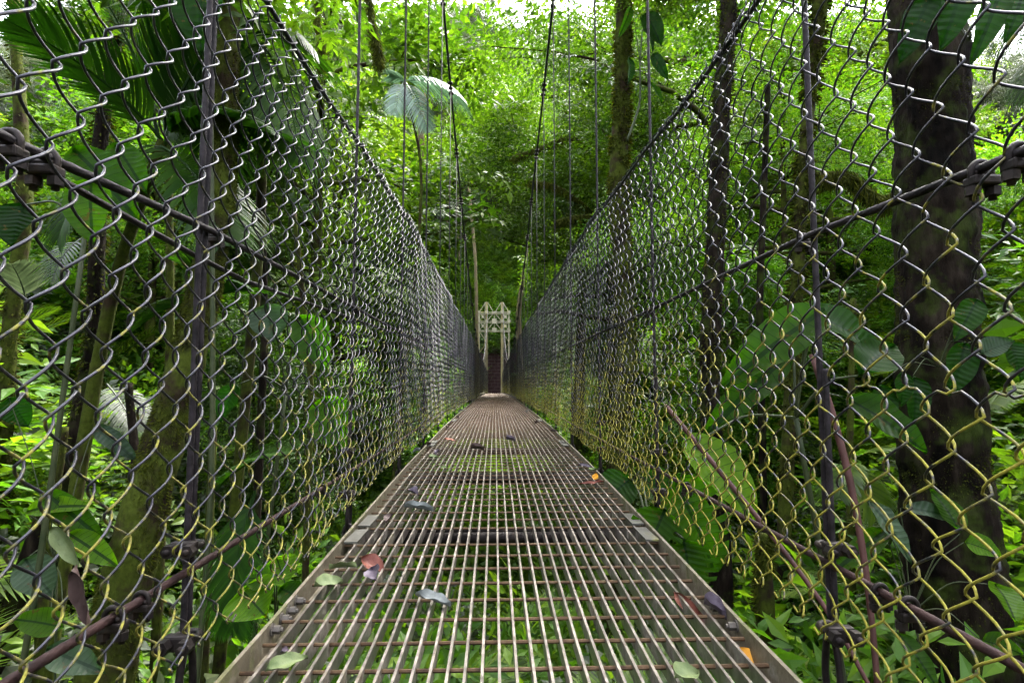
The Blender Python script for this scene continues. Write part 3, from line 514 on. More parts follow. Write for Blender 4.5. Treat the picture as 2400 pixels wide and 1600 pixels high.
leaf_plant('elephant_ear_plant', 'huge heart leaved plant behind the middle of the right mesh', gr(1.9, 2.9), [
    ((1905, 745, 2.6), (1690, 880, 2.5), .23, 'big_green', dict(heart=.15, droop=.25, peak=.3)), ((1915, 742, 2.7), (2085, 800, 2.6), .22, 'big_dark', dict(heart=.15, droop=.3, peak=.3)),
    ((1975, 930, 2.6), (2200, 1035, 2.4), .2, 'big_green', dict(droop=.25)), ((1860, 820, 2.9), (1650, 1000, 2.7), .18, 'big_green', dict(droop=.2)),
    ((1625, 1040, 2.6), (1790, 1190, 2.3), .24, 'big_bright', dict(droop=.35, heart=.15)), ((2010, 880, 2.5), (2120, 770, 2.6), .2, 'big_dark', {})], r=.014)
leaf_plant('split_leaf_plant', 'plant with holed drooping leaves beside the right edge of the walkway', gr(1.1, 2.2), [
    ((1560, 1190, 2.0), (1500, 1330, 1.9), .18, 'big_green', dict(split=1, droop=.2)), ((1590, 1150, 2.1), (1700, 1340, 2.0), .26, 'big_green', dict(split=1, droop=.25, heart=.2)),
    ((1600, 1260, 2.0), (1640, 1420, 1.9), .2, 'big_green', dict(split=1)), ((1480, 1120, 2.8), (1400, 1180, 2.7), .2, 'big_dark', dict(droop=.3)), ((1500, 1120, 2.8), (1590, 1160, 2.7), .2, 'big_green', dict(droop=.3))])
leaf_plant('climbing_plant', 'dark ribbed leaves hanging in front of the big trunk', tuple(at(2200, 860, 3.02)), [
    ((2060, 900, 2.9), (2090, 1000, 2.8), .14, 'big_dark', {}), ((2140, 880, 2.9), (2165, 990, 2.8), .14, 'big_dark', {}), ((2110, 870, 2.85), (2130, 950, 2.8), .1, 'big_dark', {}),
    ((2260, 800, 2.9), (2250, 915, 2.8), .15, 'big_dark', {}), ((2300, 830, 2.8), (2370, 790, 2.7), .13, 'big_grey', {}), ((2290, 700, 2.9), (2255, 780, 2.8), .13, 'big_dark', {}), ((2360, 800, 2.8), (2420, 880, 2.7), .16, 'big_dark', {})], r=.005)
leaf_plant('climbing_plant', 'large dark leaves hanging from the top of the big trunk', tuple(at(2180, -60, 3.0)), [
    ((2180, -10, 2.85), (2125, 115, 2.8), .17, 'big_dark', {}), ((2260, -60, 2.8), (2235, 80, 2.7), .17, 'big_dark', {}), ((2350, -40, 2.6), (2312, 100, 2.5), .13, 'big_dark', {}), ((2400, -30, 2.6), (2385, 60, 2.5), .12, 'big_dark', {})], r=.005)
leaf_plant('broad_leaf_plant', 'large dark leaves behind the upper left mesh', gr(-2.6, 2.6), [
    ((170, 350, 2.5), (310, 470, 2.4), .2, 'big_green', {}), ((215, 420, 2.4), (200, 560, 2.3), .19, 'big_green', dict(droop=.2)), 
    ((60, 480, 2.6), (0, 560, 2.5), .2, 'big_dark', {}),  ((270, 340, 2.6), (330, 420, 2.5), .14, 'big_green', {})])
leaf_plant('broad_leaf_plant', 'large dark leaf behind the top of the doubled left hanger', gr(-1.6, 2.9), [
    ((480, -60, 2.8), (440, 85, 2.7), .28, 'big_dark', {})])
leaf_plant('broad_leaf_plant', 'grey green leaf plant seen through the left mesh', gr(-2.1, 4.0), [
    ((625, 715, 3.6), (640, 800, 3.5), .24, 'big_grey', dict(droop=.15)), ((700, 740, 3.7), (760, 850, 3.5), .26, 'big_green', {}), ((760, 930, 3.8), (800, 1060, 3.6), .3, 'big_green', dict(droop=.2)), ((560, 900, 3.6), (500, 980, 3.5), .16, 'big_dark', {})])
leaf_plant('broad_leaf_plant', 'bright round leaves low beside the left edge of the walkway', gr(-1.5, 2.6), [
    ((650, 1310, 2.3), (670, 1375, 2.2), .15, 'big_bright', dict(droop=.1)), ((570, 1385, 2.2), (620, 1440, 2.1), .2, 'big_bright', dict(droop=.2)), ((640, 1360, 2.2), (570, 1345, 2.2), .1, 'big_green', {}), ((660, 1380, 2.2), (715, 1400, 2.1), .09, 'big_green', {})], r=.006)
leaf_plant('ginger_plant', 'long blade leaves low in front of the big trunk', gr(2.4, 2.7), [
    ((2030, 1170, 2.6), (2165, 1300, 2.4), .1, 'big_grey', {}), ((2110, 1190, 2.6), (2290, 1200, 2.5), .08, 'big_grey', {}), ((2080, 1240, 2.6), (1970, 1320, 2.4), .1, 'big_green', {}), ((2260, 1270, 2.5), (2350, 1290, 2.4), .12, 'big_bright', {}),
    ((2000, 1400, 2.5), (1930, 1370, 2.4), .07, 'big_green', {}), ((2100, 1480, 2.4), (2220, 1600, 2.2), .08, 'big_green', {}), ((2330, 1370, 2.4), (2400, 1430, 2.2), .12, 'big_bright', {}), ((2250, 1250, 2.5), (2200, 1130, 2.6), .12, 'big_green', {}), ((2300, 1500, 2.4), (2400, 1520, 2.3), .1, 'big_green', {})], r=.006)
leaf_plant('ginger_plant', 'blade leaves at the bottom left behind the thick lower rope', gr(-2.4, 2.9), [
    ((100, 1150, 2.9), (230, 1250, 2.8), .12, 'big_green', {}), ((60, 1200, 2.9), (180, 1160, 2.8), .1, 'big_bright', {}), ((150, 1470, 2.6), (30, 1440, 2.5), .12, 'big_green', {}), ((110, 1520, 2.6), (220, 1560, 2.5), .13, 'big_grey', {}),
    ((60, 1310, 2.8), (110, 1390, 2.7), .17, 'big_grey', {}), ((220, 1000, 3.2), (310, 1060, 3.1), .1, 'big_grey', {}), ((160, 1250, 2.8), (260, 1310, 2.7), .12, 'big_bright', {}), ((20, 930, 3), (60, 1000, 3), .14, 'big_dark', {})], r=.006)
# leaves on the thin tree beside the second right hanger
leaf_plant('climbing_plant', 'big glossy leaves climbing beside the upper right hanger', tuple(at(1470, 330, 7.6)), [
    ((1478, 15, 7.4), (1468, 72, 7.2), .13, 'big_green', dict(up=(.5, -.7, .4))), ((1512, 32, 7.4), (1552, 88, 7.2), .28, 'big_dark', dict(up=(-.4, -.6, .7))), ((1505, 70, 7.4), (1545, 105, 7.3), .2, 'big_dark', dict(up=(.3, -.4, .9))), ((1472, 135, 7.4), (1492, 180, 7.2), .17, 'big_dark', dict(up=(.6, -.5, .6))), ((1530, 125, 7.4), (1560, 175, 7.2), .16, 'big_dark', dict(up=(-.6, -.6, .5))), ((1520, 195, 7.4), (1562, 222, 7.2), .14, 'big_green', dict(up=(0, -.4, .9)))], r=.012)

# ---------------------------------------------------------------- palms with fronds of their own
def palm(name, label, root, trunkpts, tr, fr, mat='palm_dark', cat='palm'):
    root = Vector(root); t = thing(name, label, cat, root)
    if trunkpts is not None: stem_obj(t, [root]+list(trunkpts), tr, 'bark_mossy', 'trunk')
    for (bx, by, bY), (tx, ty, tY), n, ll, lw, arch, dr_, roll in fr:
        b = Vector(at(bx, by, bY)); e = Vector(at(tx, ty, tY)); L = (e-b).length*(1+arch*arch*.05)
        me = frond_mesh('frond', mat, L, n, ll, lw, arch, dr_, seg=4); o = link('frond', me, t); o.location = b-root
        d = (e-b).normalized(); s = Vector((0, 0, 1)).cross(d).normalized(); nn = d.cross(s)
        R_ = Matrix((d, s, nn)).transposed().to_quaternion() @ Euler((roll, -arch*.5, 0)).to_quaternion(); o.rotation_mode = 'QUATERNION'; o.rotation_quaternion = R_
    return t
palm('palm', 'dark feather palm filling the upper left behind the mesh', gr(-2.9, 3.6), [at(250, 700, 3.6), at(380, 330, 3.5)], .05, [
    ((380, 330, 3.5), (20, 60, 3.0), 34, .45, .03, .7, .25, .2), ((370, 320, 3.5), (180, -120, 3.2), 34, .45, .03, .5, .3, -.2), ((390, 320, 3.5), (560, 20, 3.4), 36, .55, .032, .7, .3, 0),
    ((380, 340, 3.5), (620, 300, 3.3), 36, .55, .032, .9, .5, .2), ((370, 340, 3.5), (520, 560, 3.2), 30, .45, .032, .8, .4, .1), ((370, 350, 3.5), (130, 560, 3.1), 40, .42, .03, .9, .4, 0), ((390, 330, 3.6), (430, -60, 3.6), 40, .42, .03, .4, .3, 0)])
palm('palm', 'second dark feather palm hanging behind the top of the left doubled hanger', gr(-2.0, 4.1), [at(620, 500, 4.1), at(600, 90, 3.9)], .045, [
    ((600, 90, 3.9), (380, 330, 3.5), 32, .5, .03, .7, .8, .2), ((600, 90, 3.9), (690, 370, 3.6), 30, .45, .03, .8, .8, .1), ((600, 90, 3.9), (490, 430, 3.5), 30, .42, .03, .5, .7, -.2), ((600, 90, 3.9), (420, -20, 3.6), 32, .5, .03, .9, .8, .1), ((600, 85, 3.9), (740, 120, 3.8), 28, .4, .03, .9, .8, 0)])
palm('palm', 'silvery feather palm frond among the upper cables', gr(-2.3, 11.3), [at(1000, 420, 11.3), at(945, 188, 11.2)], .04, [
    ((938, 192, 11), (1088, 232, 10.8), 24, .62, .055, 1.0, .9, 0), ((948, 190, 11), (985, 305, 10.7), 22, .4, .045, .6, .5, .5), ((950, 190, 11), (915, 175, 11), 16, .35, .04, .9, .7, 0), ((945, 192, 11), (935, 270, 10.8), 18, .35, .04, .6, .5, -.4)], 'leaf_silver')
palm('palm', 'small dark palm low behind the left doubled hanger', gr(-1.9, 3.9), [at(500, 1000, 3.8)], .04, [
    ((500, 700, 3.8), (330, 760, 3.6), 34, .34, .028, .8, .3, 0), ((500, 700, 3.8), (430, 620, 3.7), 30, .3, .028, .9, .3, 0), ((500, 700, 3.8), (590, 680, 3.7), 30, .34, .028, .8, .4, 0), ((505, 1150, 3.0), (660, 1060, 2.9), 34, .3, .024, .8, .3, .3),
    ((600, 1150, 2.9), (520, 1480, 2.7), 40, .3, .024, .5, .3, .4)])
palm('palm', 'pale little palm fronds at the left edge', gr(-3.4, 4.4), None, .03, [
    ((190, 560, 4.2), (120, 660, 4.0), 16, .2, .016, .7, .3, 0), ((250, 900, 4.2), (310, 1010, 4.0), 26, .2, .016, .5, .3, .2), ((60, 700, 4.2), (20, 620, 4.0), 20, .2, .02, .7, .3, .2)], 'leaf_pale_haze')
palm('palm', 'small palm fronds left of the big trunk base', gr(2.8, 4.6), None, .03, [
    ((2010, 1070, 4.4), (2130, 1060, 4.2), 24, .3, .03, .8, .4, 0), ((2010, 1080, 4.4), (1960, 1160, 4.3), 26, .3, .03, .7, .3, .2), ((1970, 1080, 4.4), (2050, 1200, 4.2), 26, .32, .03, .7, .3, .1), ((2400, 900, 3.6), (2290, 960, 3.4), 26, .3, .03, .5, .4, .4)], 'leaf_mid')
palm('palm', 'drooping palm frond tips in the top right corner', gr(3.9, 3.4), [at(2600, 100, 3.6)], .05, [
    ((2560, -60, 3.4), (2330, 120, 3.0), 40, .36, .022, .8, .6, .2), ((2560, 60, 3.4), (2370, 240, 3.1), 36, .3, .022, .8, .6, .2)])

# stems and lianas
def liana(name, label, pts, r, mat, moss=0, cat='vine'):
    P = [np.array(p, float) for p in pts]; t = thing(name, label, cat, Vector(P[-1])); stem_obj(t, P, r, mat, 'stem')
    if moss:
        P = np.array(P)-P[-1]; m = moss; u = rng.random(m)*(len(P)-1); i0 = u.astype(int); f = (u-i0)[:, None]; c = P[i0]*(1-f)+P[np.minimum(i0+1, len(P)-1)]*f
        c = c+rng.normal(0, r*.8, (m, 3)); d = np.stack([rng.normal(0, .4, m), rng.normal(0, .4, m), -np.ones(m)], 1); V, F, T = leafV(c, d, rng.normal(0, 1, (m, 3)), .1+.15*rng.random(m), .012*np.ones(m), rng.random(m)); stuff(link('moss', mesh('moss', V, F, 'moss', T, False), t))
    return t
liana('slanting_stem', 'pinkish bamboo like stem leaning behind the right hanger', path([(1905, 830, 1.6), (1960, 1000, 1.55), (2000, 1150, 1.5), (2040, 1400, 1.45), (2060, 1650, 1.4)]), .0115, 'stem_red', cat='stem')
liana('slanting_stem', 'thin red brown stem crossing behind the lower right hanger', path([(1560, 950, 1.9), (1800, 1240, 1.6), (1950, 1440, 1.45), (2060, 1650, 1.35)]), .0085, 'stem_red', cat='stem')
liana('hanging_vine', 'mossy vine hanging from the top left of centre', path([(750, -40, 9), (742, 40, 9), (755, 110, 9), (750, 160, 9)]), .02, 'bark_mossy', 1500)
liana('hanging_vine', 'mossy drape hanging right of the first left centre hanger', path([(860, -40, 9), (872, 60, 9), (885, 110, 9), (890, 150, 9)]), .025, 'bark_mossy', 2500)
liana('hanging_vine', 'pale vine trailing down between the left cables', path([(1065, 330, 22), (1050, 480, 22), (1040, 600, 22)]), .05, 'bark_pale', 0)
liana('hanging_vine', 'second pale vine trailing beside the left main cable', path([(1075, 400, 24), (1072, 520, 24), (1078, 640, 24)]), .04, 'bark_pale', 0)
liana('hanging_branch', 'level mossy branch reaching left from the fine leaved tree', path([(1400, 345, 14), (1330, 320, 14), (1270, 345, 14), (1200, 370, 14)]), .05, 'bark_mossy', 2000, 'branch')
liana('hanging_branch', 'short level mossy branch above the right fence', path([(1390, 500, 13), (1340, 455, 13), (1290, 430, 13), (1240, 425, 13)]), .04, 'bark_mossy', 1600, 'branch')
liana('hanging_branch', 'low level dark branch right of the cables', path([(1390, 505, 12), (1340, 508, 12), (1300, 520, 12)]), .035, 'bark_mossy', 1200, 'branch')
liana('hanging_branch', 'moss draped branch crossing left of the big trunk', path([(1910, 410, 6.2), (1990, 405, 6.1), (2060, 470, 6), (2120, 450, 5.9)]), .035, 'bark_mossy', 2600, 'branch')

# ---------------------------------------------------------------- bridge: crossbeams and deck
bridge = thing('bridge_walkway', 'narrow open steel grating walkway running straight to the white tower', 'walkway', (0, 0, -.5)); BO = np.array([0, 0, -.5])
def under(mb, name, mat, parent=bridge, smooth=False, base=BO):
    mb.V = [v-base for v in mb.V]; return mb.obj(name, mat, parent, smooth)
NB = 30; sp = (DR-DL-.03)/(NB+1); bx = [DL+.015+sp*(q+1) for q in range(NB)]
yj = [-1.15, .95+1.0-.1, 4.0, 6.1, 8.2]      # panel joints
yj = [-.6, 1.87, 3.97, 6.07, 8.17]
def barmesh(mb, x, y0, y1, w_, top, bot, step=.35):
    n = max(2, int((y1-y0)/step)+1); ys = np.linspace(y0, y1, n); z = deck(ys)
    V = np.stack([np.stack([np.full(n, x+a), ys, z+b], 1) for a, b in ((-w_/2, bot), (w_/2, bot), (w_/2, top), (-w_/2, top))], 1).reshape(-1, 3)
    F = [(4*i+a, 4*i+(a+1) % 4, 4*i+4+(a+1) % 4, 4*i+4+a) for i in range(n-1) for a in range(4)]+[(0, 3, 2, 1), (4*n-4, 4*n-3, 4*n-2, 4*n-1)]
    mb.add(V, np.array(F))
for p in range(2):
    pn = link('grating_panel', None, bridge)
    for x_ in bx:
        mb = MB(); barmesh(mb, x_, yj[p]+.004, yj[p+1]-.004, .0052, 0, -.03); o = under(mb, 'bearing_bar', 'steel_bar', pn)
    ys = np.arange(yj[p]+.06, yj[p+1]-.02, .1)
    for y_ in ys:
        if y_ < -.4: continue
        mb = MB(); mb.tube([(DL+.01, y_, deck(y_)-.0085), (DR-.01, y_, deck(y_)-.0085)], .0042, 6, 6, 400, .15); under(mb, 'cross_rod', 'rod_rust', pn)
mb = MB(); mr = MB()
for p in range(2, 60):
    a = yj[2]+2.1*(p-2); b = min(a+2.1, YE+.8)
    if a >= YE: break
    for x_ in bx: barmesh(mb, x_, a+.004, b-.004, .0052, 0, -.03, .5)
    for y_ in np.arange(a+.06, b, .1): mr.tube([(DL+.01, y_, deck(y_)-.0085), (DR-.01, y_, deck(y_)-.0085)], .0042, 4)
stuff(under(mb, 'bearing_bars_beyond', 'steel_bar')); stuff(under(mr, 'cross_rods_beyond', 'rod_rust'))
for x_, sg in ((DL, 1), (DR, -1)):
    mb = MB(); 
    n = 130; ys = np.linspace(-.6, YE+.6, n)
    for (a, b, c, d) in ((-.004, .004, .010, -.048), (.004*sg if sg > 0 else -.034, .034 if sg > 0 else -.004, -.042, -.048)):
        z = deck(ys); V = np.stack([np.stack([np.full(n, x_+e), ys, z+f], 1) for e, f in ((a, d), (b, d), (b, c), (a, c))], 1).reshape(-1, 3)
        F = [(4*i+q, 4*i+(q+1) % 4, 4*i+4+(q+1) % 4, 4*i+4+q) for i in range(n-1) for q in range(4)]+[(0, 3, 2, 1), (4*n-4, 4*n-3, 4*n-2, 4*n-1)]; mb.add(V, np.array(F))
    under(mb, 'edge_rail', 'rail')
    for yy in (1.75, 3.85, 5.95, 8.05):                  # splice plates at the panel ends
        for e in (0, .17):
            mb = MB(); z = float(deck(yy+e)); a = x_+sg*.010; b = x_+sg*.050; y0 = yy+e; mb.box((min(a, b), y0, z+.001), (max(a, b), y0+.15, z+.0065)); under(mb, 'splice_plate', 'steel_pale')
    for yy in (1.22, 1.27, 1.31, 1.36) if sg > 0 else (1.21, 1.3):
        mb = MB(); z = float(deck(yy))-.006; mb.tube([(x_+sg*.004, yy, z), (x_+sg*.022, yy, z)], .0085, 6); mb.tube([(x_+sg*.003, yy, z), (x_+sg*.007, yy, z)], .0125, 14); mb.tube([(x_+sg*.02, yy, z), (x_+sg*.027, yy, z)], .005, 8); under(mb, 'bolt', 'zinc')
for k_, y_ in enumerate(HY):
    if y_ > YE: break
    mb = MB(); z = float(deck(y_)); mb.tube([(float(wl(y_))-.02, y_, z-.078), (float(wr(y_))+.02, y_, z-.078)], .022, 12); 
    mb.bar((DL+.02, y_+.035, z-.063), (DR-.02, y_+.035, z-.063), .006, .028); under(mb, 'crossbeam', 'iron', smooth=True)
# near end ties under the deck corner at the first crossbeam
# ---------------------------------------------------------------- mesh fences
PV, PH = .09, .039
def wires(side, idxs, sub, n, r):
    """zigzag wires number idxs; returns V,F stacked (len,...)"""
    out = []
    for q in idxs:
        y0 = -.36+PH*q; zt = float(ftop(y0)); zb = float(fbot(y0)); K = 29; m = K*sub+1; t = np.arange(m)/sub; fr = t-np.floor(t); seg = np.floor(t).astype(int)+q
        s = np.where(seg % 2 == 0, 1, -1); tri = s*(1-2*fr); co = s*np.cos(PI*fr); yy = y0+(.6*tri+.4*co)*(PH/2+.0055)
        xo = -s*.0092*np.sin(PI*fr); z = zb+(zt-zb)*t/K
        base = (wr(yy) if side > 0 else wl(yy))-side*.012
        hang = np.abs(np.sin((yy-1.0)/1.05*PI)); xn = .009*np.sin(yy*2.3+z*2.1+side)+.007*np.sin(yy*5.1-z*3.7)+.004*np.sin(yy*17+z*13)
        zz = z-.012*hang*(z > 0)+.004*np.sin(yy*9+z*5)+.012*hang*np.clip(-z*2, 0, 1)*np.sin(yy*3.3)
        kj = rng.normal(0, 1, (K+2, 2))*.0017; ki = np.minimum(np.floor(t).astype(int), K); kj = kj[ki]*(1-fr)[:, None]+kj[ki+1]*fr[:, None]
        P = np.stack([base+xn+xo, yy+.004*np.sin(z*11+yy*3)+kj[:, 0], zz+kj[:, 1]], 1)
        if sub >= 4:                                     # twisted hook ends
            d = P[-1]; P = np.concatenate([P, [d+(.006*side, .004*s[-1], .010), d+(.003*side, .010*s[-1], .018)]]); d0 = P[0]; P = np.concatenate([[d0+(-.006*side, .014*s[0], .004), d0+(-.004*side, .004*s[0], -.005)], P])
        out.append(P)
    return out
for side, nm, lab, mat in ((-1, 'wire_fence', 'galvanised chain link fence along the left side of the walkway', 'wire'), (1, 'wire_fence', 'chain link fence with yellow moss along the right side of the walkway', 'wire_mossy')):
    fo = np.array([side*.53, 0, -.42]); fence = thing(nm, lab, 'fence', fo); W_ = wr if side > 0 else wl
    near = list(range(0, 84)); mid1 = list(range(84, 148)); mid2 = list(range(148, 348)); far = list(range(348, int((YE+.36)/PH)))
    for P in wires(side, near, 6, 7, 0):
        mb = MB(); mb.tube(P, .0018, 7); under(mb, 'mesh_wire', mat, fence, True, fo)
    mb = MB()
    for P in wires(side, mid1, 4, 5, 0): mb.tube(P, .0018, 5, cap=False)
    for P in wires(side, mid2, 2, 4, 0): mb.tube(P, .0018, 4, cap=False)
    for P in wires(side, far, 1, 3, 0): mb.tube(P, .0017, 3, cap=False)
    stuff(under(mb, 'mesh_wires_beyond', mat, fence, True, fo))
    ys = np.linspace(.2, YE, 420)
    def rope(name, xo, zf, r, mat_, lobes=True):
        mb = MB(); yn = np.arange(-.5, 4.0, .006); Pn = np.stack([W_(yn)+xo, yn, zf(yn)], 1); mb.tube(Pn, r, 18, 6, 130/ (r/.006), .16)
        yf = np.arange(4.0, YE, .15); mb.tube(np.stack([W_(yf)+xo, yf, zf(yf)], 1), r, 6); under(mb, name, mat_, fence, True, fo)
    rope('top_rope', side*-.004, lambda y_: ftop(y_)+.002-.012*np.abs(np.sin((y_-1.0)/1.05*PI)), .0055, 'rope_black')
    rope('middle_rope', side*.006, lambda y_: .255+.02*np.clip((y_-.6)/.4, 0, 1)+.035*np.clip((y_-1)/8, 0, 1), .0055, 'rope')
    if side < 0: rope('middle_rope', side*.03, lambda y_: .255-.04*np.clip((y_-.6)/.6, 0, 1)+.06*np.clip((y_-1)/2, 0, 1), .0045, 'rope')
    rope('lower_rope', side*.012, lambda y_: -.315+.012*np.clip(y_/2, 0, 1)+(deck(y_)+.5)*.35*np.clip((y_-1.5)/4, 0, 1), .006, 'rope_rust')
    # lashing wound round the top rope near the camera
    mb = MB(); yy = np.arange(1.0, 6, .0035); mb.tube(np.stack([W_(yy)-side*.004+.011*np.cos(yy*2*PI/.078), yy, ftop(yy)-.012*np.abs(np.sin((yy-1.0)/1.05*PI))+.002+.011*np.sin(yy*2*PI/.078)], 1), .0022, 5); under(mb, 'lashing_wire', 'rope_black', fence, True, fo)
    def grip(y_, z_, along, sc=1.0, xo=None, parent=fence, base=fo):
        """wire rope grip: saddle, U-bolt, two nuts"""
        c = Vector((float(W_(y_))+(side*.012 if xo is None else xo), y_, z_)); e = link('rope_grip', None, parent); e.location = c-Vector(base)
        a = Vector(along).normalized(); e.rotation_euler = rot_to(a); e.scale = (sc,)*3; z0 = np.zeros(3)
        mb = MB(); mb.box((-.009, -.014, -.016), (.009, .014, -.005)); mb.box((-.006, -.010, -.005), (.006, .010, .001)); d = mb.data('saddle', 'iron', False); o = link('saddle', d, e)
        bv = o.modifiers.new('bevel', 'BEVEL'); bv.width = .0025; bv.segments = 2
        mb = MB(); t = np.linspace(0, PI, 12); P = [(0, .0105, -.03)]+[(0, .0105*math.cos(q), .0105*math.sin(q)) for q in t]+[(0, -.0105, -.03)]; mb.tube(P, .0036, 8); link('u_bolt', mb.data('u_bolt', 'iron'), e)
        for s_ in (-1, 1):
            mb = MB(); mb.tube([(0, s_*.0105, -.0255), (0, s_*.0105, -.0165)], .0075, 6); link('nut', mb.data('nut', 'iron', False), e)
        return e
    for yy, zz in ((.59, .255), (.64, .255)): grip(yy, zz, (0, 1, 0), 1.15)
    for y_ in (1.0, 2.05, 3.1, 4.15): grip(y_+.03, float(.255+.02+.035*min(1, max(0, (y_-1)/8))), (0, 1, 0), .95)
    grip(.80, -.31, (0, 1, 0), 1.15); grip(.86, -.31, (0, 1, 0), 1.0); grip(1.72, -.305, (0, 1, 0), 1.0)
    # ---------------------------------------------------------------- hangers of this side
    ordn = ['nearest', 'second', 'third', 'fourth', 'fifth', 'sixth', 'seventh', 'eighth', 'ninth', 'tenth', 'eleventh', 'twelfth']; sd_n = 'left' if side < 0 else 'right'
    for k_, y_ in enumerate(HY):
        if y_ > YE-1: break
        x_ = float(W_(y_))+side*.016; z0 = float(deck(y_)); zc = float(cab(y_)); b = np.array([x_, y_, z0-.07])
        if k_ == 0: lab2 = 'doubled twisted wire hanger cable nearest the viewer on the '+sd_n
        elif k_ < 12: lab2 = '%s vertical hanger cable from the viewer along the %s fence' % (ordn[k_], sd_n)
        else: lab2 = 'one of the thin distant hanger cables close to the tower along the %s fence' % sd_n
        h = thing('hanger_cable', lab2, 'cable', b, 'hanger cables along the %s fence' % sd_n)
        def add(mb, nm_, mt, sm=True): return under(mb, nm_, mt, h, sm, b)
        if k_ < 4:
            zz = np.arange(z0+.1, min(zc, .68*y_+1.1), .005); mb = MB(); mb.tube(np.stack([x_+0*zz, y_+0*zz, zz], 1), .0052, 18, 6, 120, .17)
            if zc > zz[-1]: mb.tube([(x_, y_, zz[-1]), (x_, y_, zc)], .0052, 8)
            add(mb, 'rope', 'rope')
            if True:                    # the returned tail, doubled to the end of the cable
                top = (1.4 if side < 0 else .03) if k_ == 0 else z0+.5
                zz = np.arange(z0+.1, top, .005); mb = MB(); yo = .017*np.ones_like(zz)+.002*np.sin(zz*4); mb.tube(np.stack([x_+side*.0+0*zz, y_-yo, zz], 1), .005, 18, 6, 120, .17); add(mb, 'rope_tail', 'rope')
            for gz, gs in (((z0+.225 if side > 0 else z0+.235), 1.3), (z0+.085, 1.45)):
                c = (x_, y_-.008, gz); e = link('rope_grip', None, h); e.location = Vector(c)-Vector(b); e.rotation_euler = (0, -PI/2, PI/2 if side < 0 else -PI/2); e.scale = (gs,)*3
                e.rotation_euler = (Matrix(((0, 1, 0), (0, 0, 1), (1, 0, 0))).to_euler())
                mb = MB(); mb.box((-.009, -.016, -.018), (.009, .016, -.005)); mb.box((-.006, -.012, -.005), (.006, .012, .001)); o = link('saddle', mb.data('saddle', 'iron', False), e); bv = o.modifiers.new('bevel', 'BEVEL'); bv.width = .003; bv.segments = 2
                mb = MB(); t = np.linspace(0, PI, 12); P = [(0, .012, -.034)]+[(0, .012*math.cos(q), .006+.012*math.sin(q)) for q in t]+[(0, -.012, -.034)]; mb.tube(P, .0042, 8); link('u_bolt', mb.data('u_bolt', 'iron'), e)
                for s_ in (-1, 1): mb = MB(); mb.tube([(0, s_*.012, -.03), (0, s_*.012, -.0185)], .0085, 6); link('nut', mb.data('nut', 'iron', False), e)
            t = np.linspace(0, 1, 24); mb = MB(); w2 = .021; P = [(x_, y_+.0085*0+ (w2*math.sin(2*PI*q)*(1-.35*math.cos(2*PI*q))), z0+.085-.13*(.5-.5*math.cos(2*PI*q))) for q in t]; mb.tube(P, .0062, 9, 6, 120, .14); add(mb, 'eye_loop', 'iron')
            mb = MB(); P = [(x_, y_+.001, z0-.02)]+[(x_+side*.012*math.cos(q), y_, z0-.075+.02*math.sin(q)) for q in np.linspace(0, 2*PI, 14)]; mb.tube([(x_-.016+.016*(1-math.cos(q)), y_, z0-.055+.028*math.sin(q)) for q in np.linspace(0, 2*PI, 20)], .0065, 8); add(mb, 'shackle_link', 'iron')
        else:
            mb = MB(); mb.tube([(x_, y_, z0-.07), (x_, y_, zc)], .0052, 6); add(mb, 'rope', 'rope')
            if k_ < 12: mb = MB(); mb.tube([(x_, y_-.012, z0+.06), (x_, y_-.012, z0+.45)], .005, 5); mb.tube([(x_-.02, y_, z0+.07), (x_+.02, y_, z0+.07)], .011, 6); mb.tube([(x_, y_+.02, z0-.0), (x_, y_-.02, z0-.0)], .012, 6); add(mb, 'rope_grip', 'iron')
    mc = thing('main_cable', 'black main suspension cable sweeping down above the %s fence' % sd_n, 'cable', (side*.53, 0, 0), 'main suspension cables'); mo = np.array([side*.53, 0, 0])
    ym = np.linspace(-1.5, YE, 260); mb = MB(); mb.tube(np.stack([W_(ym)+side*.016, ym, cab(ym)+.012], 1), .0125, 10, 6, 60, .1); under(mb, 'rope', 'rope_black', mc, True, mo)
    for y_ in HY:
        if y_ > YE-1 or y_ < 3: continue
        for dy in (-.07, 0, .07):
            mb = MB(); z = float(cab(y_+dy))+.012; mb.tube([(float(W_(y_))+side*.016-.026, y_+dy, z), (float(W_(y_))+side*.016+.026, y_+dy, z)], .018, 8); under(mb, 'clamp', 'iron', mc, True, mo)

# ---------------------------------------------------------------- tower
YT = 38.6; tw = thing('bridge_tower', 'white lattice steel tower with twin peaks at the far end of the walkway', 'tower', (0.02, YT, -.55)); TO = np.array([0.02, YT, -.55])
s_ = YT/FPX
def TX(px): return at(px, 850, YT)[0]-TO[0]
def TZ(py): return at(1158, py, YT)[2]-TO[2]
def tpart(nm, mat, segs, wd=.07, dp=.07):
    for a, b in segs:
        mb = MB(); mb.bar(a, b, wd, dp, (0, 1, 0)); mb.obj(nm, mat, tw, False)
XL0, XL1, XR0, XR1 = TX(1122.5), TX(1140.5), TX(1176), TX(1192.5); ztop = TZ(733.5); zpk = TZ(709.5); zm = TZ(754.5); zl = TZ(776)
for x_, m_, wdt in ((XL0, 'tower_paint', .09), (XR1, 'tower_paint', .09)):
    tpart('leg', m_, [((x_, -.35, 0), (x_, -.35, ztop))], wdt, .09); tpart('leg', m_, [((x_, .35, 0), (x_, .35, ztop))], wdt, .09)
